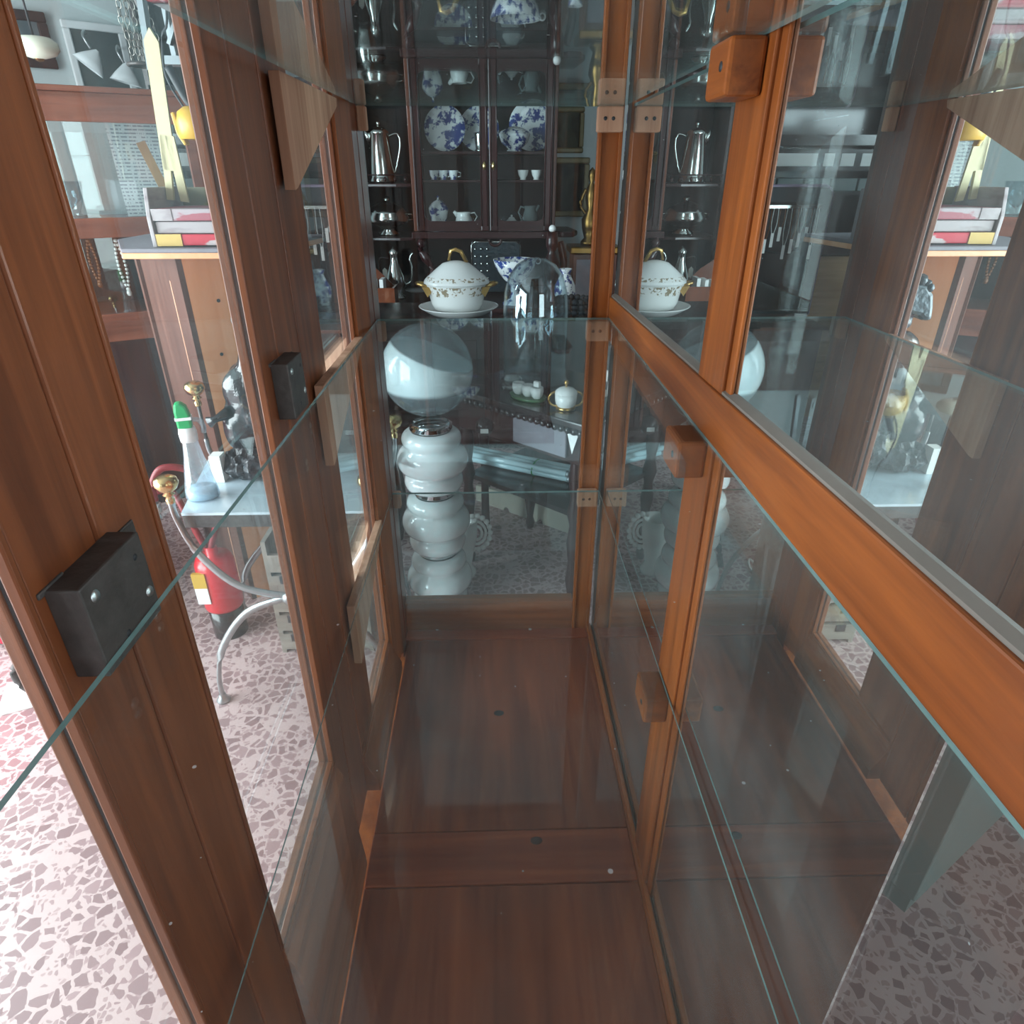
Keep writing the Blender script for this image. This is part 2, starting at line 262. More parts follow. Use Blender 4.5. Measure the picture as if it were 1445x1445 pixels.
# ------------------------------------------------------------------ geometry helpers
class MB:
    def __init__(s): s.bm = bmesh.new()
    def box(s, x0, x1, y0, y1, z0, z1):
        v = [s.bm.verts.new(p) for p in ((x0,y0,z0),(x1,y0,z0),(x1,y1,z0),(x0,y1,z0),(x0,y0,z1),(x1,y0,z1),(x1,y1,z1),(x0,y1,z1))]
        for f in ((0,3,2,1),(4,5,6,7),(0,1,5,4),(1,2,6,5),(2,3,7,6),(3,0,4,7)): s.bm.faces.new([v[i] for i in f])
        return s
    def beam(s, a, b, w, h, up=(0,0,1)):
        a, b = Vector(a), Vector(b); d = (b-a).normalized(); u = Vector(up)
        if abs(d.dot(u)) > .98: u = Vector((0,1,0))
        r = d.cross(u).normalized(); u = r.cross(d)
        v = []
        for p in (a, b):
            for sx, sy in ((-1,-1),(1,-1),(1,1),(-1,1)): v.append(s.bm.verts.new(p+r*w/2*sx+u*h/2*sy))
        for f in ((3,2,1,0),(4,5,6,7),(0,1,5,4),(1,2,6,5),(2,3,7,6),(3,0,4,7)): s.bm.faces.new([v[i] for i in f])
        return s
    def prism(s, pts, a0, a1, axis='y'):
        def mk(p, a): return {'y': (p[0],a,p[1]), 'x': (a,p[0],p[1]), 'z': (p[0],p[1],a)}[axis]
        lo = [s.bm.verts.new(mk(p, a0)) for p in pts]; hi = [s.bm.verts.new(mk(p, a1)) for p in pts]
        n = len(pts); s.bm.faces.new(lo[::-1]); s.bm.faces.new(hi)
        for i in range(n): s.bm.faces.new((lo[i], lo[(i+1)%n], hi[(i+1)%n], hi[i]))
        return s
    def tube(s, pts, r, seg=10, closed=False, flat=1.0, cap=True):
        pts = [Vector(p) for p in pts]; n = len(pts); rings = []
        for i, p in enumerate(pts):
            a = pts[(i-1)%n] if (closed or i) else p; b = pts[(i+1)%n] if (closed or i < n-1) else p
            d = (b-a).normalized(); u = Vector((0,0,1)) if abs(d.z) < .95 else Vector((0,1,0))
            x = d.cross(u).normalized(); y = x.cross(d); rr = r[i] if isinstance(r, (list, tuple)) else r
            rings.append([s.bm.verts.new(p+x*math.cos(2*math.pi*k/seg)*rr*flat+y*math.sin(2*math.pi*k/seg)*rr) for k in range(seg)])
        for i in range(n if closed else n-1):
            A, B = rings[i], rings[(i+1)%n]
            for k in range(seg): s.bm.faces.new((A[k], A[(k+1)%seg], B[(k+1)%seg], B[k]))
        if not closed and cap: s.bm.faces.new(rings[0][::-1]); s.bm.faces.new(rings[-1])
        return s
    def lathe(s, prof, c=(0,0,0), seg=32, sx=1, sy=1):
        c = Vector(c); rings = []
        for r, z in prof:
            if r < 1e-5: rings.append([s.bm.verts.new(c+Vector((0,0,z)))])
            else: rings.append([s.bm.verts.new(c+Vector((r*sx*math.cos(2*math.pi*k/seg), r*sy*math.sin(2*math.pi*k/seg), z))) for k in range(seg)])
        for A, B in zip(rings, rings[1:]):
            for k in range(seg):
                k2 = (k+1)%seg
                if len(A) == 1 and len(B) == 1: continue
                if len(A) == 1: s.bm.faces.new((A[0], B[k2], B[k]))
                elif len(B) == 1: s.bm.faces.new((A[k], A[k2], B[0]))
                else: s.bm.faces.new((A[k], A[k2], B[k2], B[k]))
        return s
    def ball(s, c, r, sc=(1,1,1), seg=16):
        n = seg//2
        c = Vector(c)
        pr = [(r*math.sin(math.pi*i/n), -r*math.cos(math.pi*i/n)*sc[2]) for i in range(n+1)]
        pr[0] = (0, pr[0][1]); pr[-1] = (0, pr[-1][1])
        return s.lathe(pr, c, seg, sc[0], sc[1])
    def build(s, name, mat, parent=None, smooth=False, bevel=0, solid=0, loc=None, rot=None):
        me = bpy.data.meshes.new(name); bmesh.ops.recalc_face_normals(s.bm, faces=s.bm.faces); s.bm.to_mesh(me); s.bm.free()
        o = bpy.data.objects.new(name, me); C.objects.link(o)
        me.materials.append(M[mat] if isinstance(mat, str) else mat)
        if smooth:
            for p in me.polygons: p.use_smooth = True
        if parent: o.parent = parent
        if loc: o.location = loc
        if rot: o.rotation_euler = rot
        if solid:
            m = o.modifiers.new('shell', 'SOLIDIFY'); m.thickness = solid; m.offset = -1
        if bevel:
            m = o.modifiers.new('edge', 'BEVEL'); m.width = bevel; m.segments = 2; m.limit_method = 'ANGLE'; m.angle_limit = .8
        return o
def tag(o, label, cat, group=None):
    o['label'] = label; o['category'] = cat
    if group: o['group'] = group
    return o
def thing(name, label, cat, loc=(0,0,0), rz=0, group=None):
    o = bpy.data.objects.new(name, None); C.objects.link(o); o.location = loc; o.rotation_euler = (0,0,rz)
    o.empty_display_size = .05
    return tag(o, label, cat, group)
def struct(o): o['kind'] = 'structure'; return o
def arc(c, r, a0, a1, n=12, plane='xz', sq=1.0):
    out = []
    for i in range(n+1):
        a = a0+(a1-a0)*i/n; p, q = r*math.cos(a), r*math.sin(a)*sq
        out.append(Vector(c)+Vector({'xz': (p,0,q), 'xy': (p,q,0), 'yz': (0,p,q)}[plane]))
    return out
def smoothpath(pts, n=6):
    P = [Vector(p) for p in pts]; P = [P[0]]+P+[P[-1]]; out = []
    for i in range(1, len(P)-2):
        for k in range(n):
            t = k/n; a, b, c, d = P[i-1], P[i], P[i+1], P[i+2]
            out.append(.5*((2*b)+(c-a)*t+(2*a-5*b+4*c-d)*t*t+(3*b-a-3*c+d)*t**3))
    out.append(P[-2]); return out
def clone(root, loc, rz, label):
    r = root.copy(); C.objects.link(r); r.location = loc; r.rotation_euler = (0,0,rz); r['label'] = label
    for ch in list(root.children):
        c = ch.copy(); C.objects.link(c); c.parent = r
        for g in list(ch.children):
            d = g.copy(); C.objects.link(d); d.parent = c
    return r

# ------------------------------------------------------------------ the room
XL, XR, YF, YB, HC = -3.2, 3.0, -2.7, 4.55, 2.9
struct(MB().box(XL-.1, XR+.1, YF-.1, YB+.1, -.1, 0).build('floor', 'terr'))
struct(MB().box(XL-.1, XR+.1, YF-.1, YB+.1, HC, HC+.1).build('ceiling', 'ceil'))
struct(MB().box(XL, XR, YB, YB+.1, 0, HC).build('wall_back', 'wall'))
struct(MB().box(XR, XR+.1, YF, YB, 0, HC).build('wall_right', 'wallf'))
f = MB()
for x0, x1, z0, z1 in ((XL,-2.4,0,HC),(-1.96,1.0,0,HC),(2.6,XR,0,HC),(1.0,2.6,0,.4),(1.0,2.6,2.6,HC),(-2.4,-1.96,0,.08),(-2.4,-1.96,2.52,HC)): f.box(x0, x1, YF-.1, YF, z0, z1)
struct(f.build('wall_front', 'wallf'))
f = MB()
for y0, y1, z0, z1 in ((YF,-1.7,0,HC),(2.3,YB,0,HC),(-1.7,2.3,0,.14),(-1.7,2.3,2.46,HC)): f.box(XL-.1, XL, y0, y1, z0, z1)
struct(f.build('wall_left', 'wall'))
f = MB()
for x in (-2.4, -2.01): f.box(x, x+.05, YF-.07, YF-.02, .08, 2.52)
f.box(-2.4, -1.96, YF-.07, YF-.02, .08, .16); f.box(-2.4, -1.96, YF-.07, YF-.02, 2.45, 2.52)
struct(f.build('door_1', 'wframe'))
f = MB()
for y in (-1.7, -.37, .95, 2.25): f.box(XL-.07, XL-.02, y, y+.05, .14, 2.46)
f.box(XL-.07, XL-.02, -1.7, 2.3, .14, .2); f.box(XL-.07, XL-.02, -1.7, 2.3, 2.4, 2.46)
struct(f.build('window_2', 'wframe'))
f = MB()
for x in (1.0, 1.78, 2.55): f.box(x, x+.05, YF-.07, YF-.02, .4, 2.6)
f.box(1.0, 2.6, YF-.07, YF-.02, .4, .45); f.box(1.0, 2.6, YF-.07, YF-.02, 2.55, 2.6)
struct(f.build('window_1', 'wframe'))
f = MB()
for y in (-1.7, -.2, 1.25): f.box(XL-.07, XL-.02, y, y+.05, .5, 2.5)
f.box(XL-.07, XL-.02, -1.7, 1.3, .5, .55); f.box(XL-.07, XL-.02, -1.7, 1.3, 2.45, 2.5)
struct(f.build('window_2', 'wframe'))
# angled partition wall in the back left corner of the shop
pa, pb = Vector((-3.2, 3.35, 0)), Vector((-1.72, 4.55, 0)); pd = (pb-pa).normalized(); pn = Vector((pd.y, -pd.x, 0))
f = MB(); f.prism([(pa.x,pa.y),(pb.x,pb.y),(pb.x-.3,pb.y),(pa.x,pa.y+.25)], 0, HC, 'z'); struct(f.build('wall_corner', 'wall'))

# ------------------------------------------------------------------ the display cabinet we look through
FZ = .38; RX, LX, YE, TOP = .259, -.27, 1.43, 2.14
cab = thing('display_cabinet', 'orange varnished wooden display cabinet with mirrored right side and glazed doors, seen from inside', 'cabinet', (0,0,0))
def B(name, mat, x0, x1, y0, y1, z0, z1, parent=None, bev=.002):
    return MB().box(x0, x1, y0, y1, z0, z1).build(name, mat, parent or cab, bevel=bev)
B('plinth', 'wz', -.30, .285, .01, 1.46, 0.0, FZ-.022)
B('bottom_panel', 'fy', -.2425, .2455, .02, .704, FZ-.02, FZ)
B('crossboard', 'fx', -.2425, .2455, .7065, .811, FZ-.02, FZ+.001)
B('bottom_panel', 'fy', -.2425, .2455, .8135, 1.3855, FZ-.02, FZ)
B('crossboard', 'fx', -.2495, .2455, 1.388, 1.4275, FZ-.02, FZ+.003)
for nm, px, py, r_, mt in (('knot', 704, 1006, .010, 'black'), ('knot', 757, 1186, .013, 'black')):
    q = WZ(px, py, FZ+.0012); MB().lathe([(0,.0004),(r_*.6,.0003),(r_,0)], (0,0,0), 16, 1.2, .9).build(nm, mt, cab, True, loc=(q.x, q.y, FZ+.0008))
for px in (617, 748):
    q = WZ(px, 888, FZ+.003); MB().lathe([(0,.001),(.004,.0008),(.0045,0)], (0,0,0), 12).build('screw', 'screw', cab, True, loc=(q.x, q.y, FZ+.003))
B('top_panel', 'wy', -.31, .29, .0, 1.47, TOP, TOP+.03)
# far end frame
B('end_rail', 'wx', -.25, .205, 1.4285, 1.468, FZ-.02, .472)
B('end_rail', 'wx', -.25, .205, 1.43, 1.468, 2.02, TOP)
B('end_pane', 'endpane', -.252, .207, 1.447, 1.451, .465, 2.03, bev=0)
pr = B('corner_post', 'wz', .212, .252, 1.43, 1.468, FZ-.02, TOP)
for x0, x1 in ((.2045,.2125), (.2445,.2525)): B('bead', 'wz', x0, x1, 1.4235, 1.44, FZ, TOP, pr)
pl = B('corner_post', 'cher', -.31, -.2505, 1.345, 1.468, FZ-.02, TOP)
MB().prism([(-.27,1.345),(-.27,1.27),(-.262,1.27),(-.2505,1.345)], FZ, TOP, 'z').build('bead', 'wz', pl)
B('bead', 'cher', -.262, -.2495, 1.395, 1.44, FZ, TOP, pl)
for x0, x1, y0, y1 in ((-.31,-.265,.0,.05), (.245,.29,.0,.05)): B('corner_post', 'wz', x0, x1, y0, y1, FZ-.02, TOP)
# mirrored side
mir = B('mirror', 'mirror', RX, RX+.004, .05, 1.434, 1.25, TOP, bev=0)
B('mirror', 'mirror', RX, RX+.002, .262, 1.434, FZ-.01, 1.2499, bev=0)
B('side_pane', 'pane', RX, RX+.004, .05, .2615, FZ-.01, 1.2499, bev=0)
B('back_board', 'black', RX+.006, RX+.02, .05, 1.46, 1.235, TOP)
B('back_board', 'black', RX+.003, RX+.01, .285, 1.46, FZ-.02, 1.2345)
B('mirror_stile', 'wz', .2508, RX, .686, .775, FZ, TOP)
B('mirror_bead', 'wz', .2545, RX, .668, .686, FZ, TOP)
ra = MB(); ra.bm.verts.ensure_lookup_table()
def rail_pts(y, zt): return [(.2475,y,1.2238),(RX,y,1.2238),(RX,y,zt),(.2475,y,zt)]
vs = [ra.bm.verts.new(p) for p in rail_pts(.05, 1.297)+rail_pts(1.43, 1.266)]
for q in ((0,1,2,3),(7,6,5,4),(0,4,5,1),(1,5,6,2),(2,6,7,3),(3,7,4,0)): ra.bm.faces.new([vs[i] for i in q])
ra.build('mirror_rail', 'wy', cab, bevel=.002)
ra = MB()
vs = [ra.bm.verts.new(p) for p in [(.2515,.05,1.297),(RX,.05,1.297),(RX,.05,1.303),(.2515,.05,1.300)]+[(.2515,1.43,1.266),(RX,1.43,1.266),(RX,1.43,1.272),(.2515,1.43,1.269)]]
for q in ((0,1,2,3),(7,6,5,4),(0,4,5,1),(1,5,6,2),(2,6,7,3),(3,7,4,0)): ra.bm.faces.new([vs[i] for i in q])
ra.build('mirror_bead', 'puttyg', cab)
B('mirror_rail', 'wy', .2475, RX, .05, 1.43, 2.06, TOP)
B('bottom_bead', 'wy', .246, .2555, .03, 1.425, FZ-.005, FZ+.021)
B('mirror_bead', 'puttyg', .2557, RX-.0003, .03, 1.43, FZ, FZ+.012)
# left, door by door (one pane each)
def door(name, y0, y1, s0, s1, zb=.665, zlock=None):
    d = bpy.data.objects.new(name, None); C.objects.link(d); d.parent = cab
    B('stile', 'dz', -.292, LX, y0, y0+s0, FZ+.005, TOP-.01, d); B('stile', 'dz', -.292, LX, y1-s1, y1, FZ+.005, TOP-.01, d)
    B('rail', 'dy', -.290, LX-.002, y0+s0, y1-s1, 2.04, TOP-.01, d)
    MB().prism([(-.290,FZ+.005),(-.243,FZ+.005),(-.243,FZ+.03),(-.258,zb-.045),(-.266,zb-.026),(-.267,zb-.012),(-.290,zb-.012)], y0+s0, y1-s1, 'y').build('rail', 'dy', d, bevel=.0015)
    B('pane', 'pane', -.2812, -.2775, y0+s0-.003, y1-s1+.003, zb-.016, 2.045, d, bev=0)
    for nm, mt, xa, xb, th in (('bead', 'dz', -.2772, -.2685, .006), ('dark_gap_strip', 'frameb', -.2815, -.2765, .003), ('outer_bead', 'dz', -.2925, -.2818, .0055)):  # a thin black strip fills the dark gap between inner and outer bead
        be = MB()
        be.box(xa, xb, y0+s0, y0+s0+th, zb-.012, 2.04); be.box(xa, xb, y1-s1-th, y1-s1, zb-.012, 2.04); be.box(xa, xb, y0+s0+th, y1-s1-th, zb-.012, zb-.012+th)
        be.build(nm, mt, d, bevel=.0015 if th > .004 else 0)
    return d
dA = door('door', .052, .3835, .045, .070)
dB = door('door', .3865, .8095, .0695, .062)
dC = door('door', .8125, 1.345, .0925, .075, .49)
B('stile', 'dz', -.289, -.2745, .905, 1.047, FZ+.005, TOP-.02, dC)
def lock(y0, y1, z0, z1, par, bolt):
    l = B('lock', 'iron', LX-.001, LX+.021, y0, y1, z0, z1, par, .0015)
    B('bolt_plate', 'iron', LX-.002, LX+.0015, y1, y1+.03, z1-.022, z1-.006, par)
    B('lock_plate', 'iron', LX-.001, LX+.0015, y0-.006, y0+.02, z1-.003, z1+.0015, par)
    for y, z in ((y0+.012, z1-.012), (y1-.008, z0+.022)):
        MB().lathe([(0,.0015),(.0035,.001),(.0042,0)], (0,0,0), 14).build('screw', 'screw', par, True, loc=(LX+.021, y, z), rot=(0,math.pi/2,0))
    for y, z in ((y1-.012, z1-.014), (y0+.03, z0+.012)):
        MB().lathe([(0,.0008),(.0025,.0004),(.0026,0)], (0,0,0), 12).build('screw_hole', 'frameb', par, True, loc=(LX+.0208, y, z), rot=(0,math.pi/2,0))
lock(.324, .397, 1.213, 1.280, dA, 1)
lock(.776, .838, 1.226, 1.296, dB, 1)
# shelf supports
for zt in (1.610, 1.219, .8152):
    MB().prism([(.945, zt), (1.272, zt), (1.268, zt-.012), (.958, zt-.128), (.945, zt-.13)], -.2695, -.2555, 'x').build('shelf_bracket', 'raw', cab, bevel=.001)
    B('shelf_block', 'raw', .199, .2475, 1.400, 1.4225, zt-.042, zt, bev=.003)
    B('shelf_block', 'raw', -.2495, -.232, 1.400, 1.4225, zt-.04, zt, bev=.003)
    b = B('shelf_block', 'wy', .2155, .2506, .702, .766, zt-.047, zt, bev=.004)
    MB().lathe([(0,.0012),(.004,.0008),(.0045,0)], (0,0,0), 12).build('screw_hole', 'frameb', b, True, loc=(.2155, .722, zt-.022), rot=(0,-math.pi/2,0))
    for x in (.213, .228): MB().lathe([(0,.0012),(.003,.0008),(.0035,0)], (0,0,0), 12).build('screw_hole', 'frameb', b, True, loc=(x, 1.400, zt-.02), rot=(math.pi/2,0,0))
for zt, lab in ((1.615, 'uppermost glass shelf, above eye level under the blue china reflections'), (1.2235, 'middle glass shelf resting level with the long orange rail'), (.820, 'lowest glass shelf just above the dark cabinet bottom')):
    yf = 1.398 if zt < 1 else 1.42; n0 = .112 if 1 < zt < 1.5 else .06
    o = MB().prism([(-.2485,n0),(.178,n0),(.2492,n0+.045),(.2492,yf),(-.2485,yf)], zt-.0045, zt, 'z').build('glass_shelf', 'shelf')
    o.data.materials.append(M['edge'])
    for p in o.data.polygons:
        if abs(p.normal.z) < .5: p.material_index = 1
    tag(o, lab, 'glass shelf', 'glass shelves of the display cabinet')

# ------------------------------------------------------------------ floor lamp behind the end pane
lx, ly = -.221, 2.10
t = thing('floor_lamp', 'tall white opal glass floor lamp of stacked lobed sections under a large globe', 'floor lamp', (lx, ly, 0))
prof3 = []
def bulge(r, z0, z1, rin, n=8): return [(rin+(r-rin)*math.sin(math.pi*(i/n))**.6, z0+(z1-z0)*i/n) for i in range(n+1)]
for k in range(3):
    z0 = k*.2455+.004
    pf = [(.05, z0)]+bulge(.104, z0+.004, z0+.07, .088)[1:]+bulge(.125, z0+.07, z0+.165, .096)[1:]+bulge(.104, z0+.165, z0+.222, .086)[1:]+[(.07, z0+.224)]
    MB().lathe(pf, (0,0,0), 48).build('glass_section', 'opal', t, True)
    MB().lathe([(.066,z0+.21),(.074,z0+.216),(.066,z0+.226),(.074,z0+.232),(.066,z0+.240),(.074,z0+.246),(.062,z0+.252)], (0,0,0), 40).build('chrome_collar', 'chrome', t, True)
gz = .9255
g = MB(); g.ball((0,0,gz), .151, seg=56); g.build('globe', 'globe', t, True)

# ------------------------------------------------------------------ carved table right behind the pane, with china and dome
P1 = WZ(823, 600, .78); ed = Vector((-.73, .683, 0)); de = Vector((.683, .73, 0))
tz = math.atan2(-.683, .73)
def T(a, d, z=.78): return P1+ed*a+de*d+Vector((0,0,z-.78))
t = thing('carved_table', 'dark carved wooden table with drawer, carrying glass dome and porcelain', 'table', (P1.x, P1.y, 0), math.atan2(ed.y, ed.x))
# local x = along front edge (leftwards), local y = -depth
m = MB(); m.box(0, .64, -.5, 0, .755, .78); m.build('table_top', 'black', t, bevel=.006)
m = MB(); m.box(.03, .61, -.47, -.03, .62, .75); m.build('apron', 'mah', t)
m = MB(); m.box(.08, .32, -.032, -.018, .635, .735); dr = m.build('drawer', 'stone', t, bevel=.004)
MB().ball((.2,-.036,.685), .007).build('drawer_knob', 'black', dr, True)
m = MB()
for i in range(24): m.ball((.012+i*.0265, -.004, .745), .014, (1,.7,.9), 8)
m.build('carved_edge', 'black', t, True)
for x in (.05, .59):
    for y in (-.05, -.45):
        MB().lathe([(.016,0),(.022,.03),(.014,.06),(.026,.14),(.018,.22),(.027,.3),(.018,.37),(.03,.42),(.018,.48),(.028,.55),(.024,.62)], (x,y,0), 16).build('leg', 'mah', t, True)
MB().box(.05, .59, -.45, -.05, .40, .42).build('lower_shelf', 'black', t)
tg = WZ(797, 606, .66)
m = MB(); m.prism([(.03,.73),(.075,.73),(.052,.66)], -.018, -.0165, 'y'); m.build('price_label', 'paper', t)
def sugar():
    p = WZ(798, 577, .78)
    t = thing('sugar_bowl', 'small white lidded sugar bowl with curly gilt handles on the carved table edge', 'sugar bowl', (p.x, p.y, .78))
    MB().lathe([(.0,0),(.029,0),(.031,.006),(.027,.010),(.034,.018),(.037,.03),(.038,.056),(.034,.056),(.03,.02),(0,.015)]).build('bowl', 'white', t, True)
    MB().lathe([(.0395,.057),(.037,.064),(.024,.074),(.008,.078),(0,.078)]).build('lid', 'white', t, True)
    MB().lathe([(.004,.076),(.003,.084),(.009,.09),(.007,.099),(0,.103)]).build('knob', 'gold', t, True)
    MB().lathe([(.0275,.0),(.0335,.0),(.0335,.008),(.0275,.012)]).build('gilt_foot', 'gold', t, True)
    for s in (-1, 1):
        MB().tube([(s*(.035+.024*math.sin(a)), 0, .036+.025*math.cos(a)) for a in [i*math.pi/10*1.15-.2 for i in range(11)]], .0038, 8).build('handle', 'gold', t, True)
sugar()
p = WZ(745, 562, .78)
t = thing('egg_cup_set', 'white porcelain cups on a green leaf tray in front of the dome', 'cup set', (p.x, p.y, .78), tz)
MB().lathe([(0,.0),(.07,.0),(.078,.012),(.07,.010),(0,.006)], (0,0,0), 28, 1, .62).build('leaf_tray', 'flow', t, True)
for i, x in enumerate((-.045, 0, .042)):
    MB().lathe([(.012,.008),(.020,.018),(.024,.035),(.022,.05),(.018,.05),(.012,.02),(0,.02)], (x,0,0), 20).build('cup', 'white', t, True)
m = MB(); m.box(.03,.054,-.006,.006,.051,.07); m.build('paper_slip', 'paper', t)
p = WZ(754, 541, .78)
t = thing('glass_dome', 'tall clear glass display dome with round top standing on the carved table', 'glass dome', (p.x, p.y, .78))
MB().lathe([(.0,0),(.128,0),(.132,.008),(.126,.018),(0,.018)], (0,0,0), 40).build('base', 'black', t, True)
MB().lathe([(.118,.0185),(.119,.27),(.114,.34),(.098,.395),(.07,.432),(.035,.452),(0,.457)], (0,0,0), 56).build('dome', 'dome', t, True, solid=.003)
MB().tube([(0,0,.018),(0,0,.16),(.0,.0,.19),(.015,0,.21),(.03,0,.20),(.032,0,.185)], .003, 8).build('hook', 'silver', t, True)
bkp = T(.14, .36)
zz = .78
for k, (lab, hh, mt) in enumerate((('lowest pale book of the stack beside the dome', .035, 'cream'), ('second book from below in the stack beside the dome', .026, 'grey2'), ('thick white book third from below beside the dome', .038, 'cream'), ('ragged topmost grey book of the stack beside the dome', .05, 'cream'))):
    t = thing('book', lab, 'book', (bkp.x+.004*(k%2), bkp.y, zz), .25+.06*k, 'books stacked beside the dome')
    MB().box(-.05,.052,-.066,.066,.004,hh-.004).build('pages', mt, t)
    m = MB(); m.box(-.055,.055,-.07,.07,0,.004); m.box(-.055,.055,-.07,.07,hh-.004,hh); m.box(-.055,-.051,-.07,.07,.004,hh-.004); m.build('cover', 'leatherb' if k != 2 else 'paper', t, bevel=.001)
    zz += hh
q = P1+ed*.40-de*.045
t = thing('round_ornament', 'dark round ornament with white tag hanging at the carved table front', 'ornament', (q.x, q.y, .69))
MB().ball((0,0,0), .034, (1,1,1), 20).build('ball', 'black', t, True)
MB().box(-.014,.014,-.0375,-.0355,-.012,.004).build('white_tag', 'paper', t)
MB().tube([(0,0,.033),(0,.01,.07),(.0,.036,.094),(0,.06,.0925)], .002, 6).build('cord', 'frameb', t, True)
# fluorescent tubes bundled on the lower shelf
pA, pB = WZ(640, 640, .435), WZ(806, 674, .435)
dT = (pB-pA).normalized(); sd = Vector((-dT.y, dT.x, 0)); i = 0
tubes = []
for k, (du, dv) in enumerate(((-.016,0),(.016,0),(0,.027),(-.03,.027),(.03,.027))):
    a, b = pA+sd*du+Vector((0,0,dv-.0)), pB+sd*du+Vector((0,0,dv))
    t = thing('fluorescent_tube', ['front lower','rear lower','middle upper','rear upper','front upper'][k]+' white fluorescent tube of the bundle under the table', 'fluorescent tube', a, 0, 'bundled fluorescent tubes')
    MB().tube([Vector((0,0,0)), b-a], .0125, 14).build('glass_tube', 'tube', t, True)
    MB().tube([(b-a)*.985, (b-a)*1.004], .0132, 14).build('end_cap', 'alu', t, True)
mid = pA.lerp(pB, .72); m = MB()
m.tube([mid+sd*(math.cos(a)*.046)+Vector((0,0,.014+math.sin(a)*.03)) for a in [i*math.pi/9 for i in range(18)]], .003, 6, True); tag(m.build('green_tie', 'green', None, True), 'green tie looped around the bundled white tubes', 'tie')
# plank on the floor
a, b = WZ(672, 706, 0), WZ(806, 754, 0); L = (b-a).length
t = thing('cream_board', 'long cream board with two round notches standing on the floor under the table', 'board', a, math.atan2((b-a).y, (b-a).x))
pts = [(0,0)]
for xn in (L*.34, L*.69):
    pts += [(xn-.018,0)]+[(xn-.018*math.cos(q), .022*math.sin(q)) for q in [math.pi*i/6 for i in range(1,6)]]+[(xn+.018,0)]
pts += [(L,0),(L,.125),(0,.085)]
MB().prism(pts, 0, .018, 'y').build('plank', 'plank', t)
# ceramic basket behind the lamp
p = W(662, 742, 2.38)
t = thing('ceramic_basket', 'white openwork ceramic basket half hidden behind the lamp', 'basket', (-.135, 2.29, 0))
MB().lathe([(0,0),(.045,0),(.048,.02),(.03,.05),(.04,.11),(.055,.18),(.058,.26),(.052,.26),(.048,.18),(.033,.11),(0,.1)], (0,0,0), 28).build('body', 'white', t, True)
for k in range(3):
    MB().tube(arc((.052,0,.20), .055-.016*k, -1.9, 1.9, 14, 'xz', 1.35), .006, 8).build('handle', 'white', t, True)
m = MB()
for k in range(11):
    q = -1.8+k*.36; m.ball((.052+.057*math.cos(q),0,.20+.078*math.sin(q)), .012, (1,1,1), 8)
m.build('lace_edge', 'white', t, True)
# dark chest under the tureen
t = thing('dark_chest', 'low black wooden chest carrying the white tureen', 'chest', (-.22, 2.86, 0))
MB().box(-.34,.212,-.24,.24,.94,.97).build('chest_top', 'black', t, bevel=.006)
MB().box(-.32,.19,-.22,.22,.56,.94).build('body', 'mah', t, bevel=.003)
MB().box(-.28,.15,-.228,-.22,.60,.90).build('drawer_front', 'mah', t, bevel=.003)
for x in (-.30, .17):
    for y in (-.20, .20): MB().lathe([(.014,0),(.02,.04),(.016,.3),(.024,.5),(.024,.56)], (x,y,0), 14).build('leg', 'mah', t, True)
p = WZ(646, 443, .97)
t = thing('soup_tureen', 'white porcelain soup tureen with gilt handles and pale lid on the black chest', 'tureen', (p.x, p.y, .985))
MB().lathe([(0,.004),(.092,.004),(.098,.01),(.108,.03),(.118,.075),(.127,.098),(.130,.112),(.122,.112),(.1,.03),(0,.02)], (0,0,0), 40, 1, .82).build('bowl', 'white', t, True)
MB().lathe([(.1165,.066),(.1295,.1045)], (0,0,0), 40, 1, .82).build('vine_band', 'vine', t, True)
MB().lathe([(.137,.112),(.134,.122),(.118,.138),(.085,.165),(.055,.188),(.02,.197),(0,.198)], (0,0,0), 40, 1, .82).build('lid', 'white', t, True)
MB().lathe([(.1335,.1235),(.119,.1385)], (0,0,0), 40, 1, .82).build('lid_vine_band', 'vine', t, True)
MB().tube([(-.028,0,.198),(-.02,0,.236),(.0,0,.24),(.022,0,.232),(.045,0,.19)], .008, 8, flat=.8).build('lid_handle', 'gold', t, True)
for s, q in ((-1,.3),(1,-.2)):
    MB().tube([(s*.12,-.03,.1),(s*.155,-.02,.108),(s*.165,0,.11),(s*.155,.02,.108),(s*.12,.03,.1)], .008, 8).build('handle', 'gold', t, True)
    MB().prism([(s*.085,.1),(s*.14,.102),(s*.118,.062)], -.055, -.045, 'y').build('gilt_leaf', 'gold', t)
tag(MB().lathe([(0,0),(.11,0),(.125,.006),(.163,.03),(.168,.034),(.16,.034),(.12,.014),(0,.012)], (0,0,0), 48).build('serving_plate', 'white', None, True, loc=(p.x+.005, p.y, .971)), 'broad white platter under the soup tureen', 'plate')
# small round table with bent legs behind the lamp
t = thing('round_table', 'dark round table with bentwood legs behind the lamp', 'table', (-.36, 2.44, 0))
MB().lathe([(0,.66),(.15,.66),(.16,.672),(.15,.685),(0,.685)], (0,0,0), 40).build('table_top', 'black', t, True)
for q in (0, 2.1, 4.2):
    c, s = math.cos(q), math.sin(q)
    MB().tube(smoothpath([(c*.06,s*.06,.66),(c*.13,s*.13,.5),(c*.08,s*.08,.28),(c*.13,s*.13,.1),(c*.16,s*.16,.012)]), .012, 8).build('leg', 'black', t, True)
# white cable
m = MB(); pc = [WZ(x, y, .006) for x, y in ((499,818),(503,806),(509,797),(513,806),(510,822),(512,838),(508,852))]
m.tube(smoothpath(pc), .005, 6); tag(m.build('white_cable', 'cable', None, True), 'thin white electric cable looping on the terrazzo floor', 'cable')

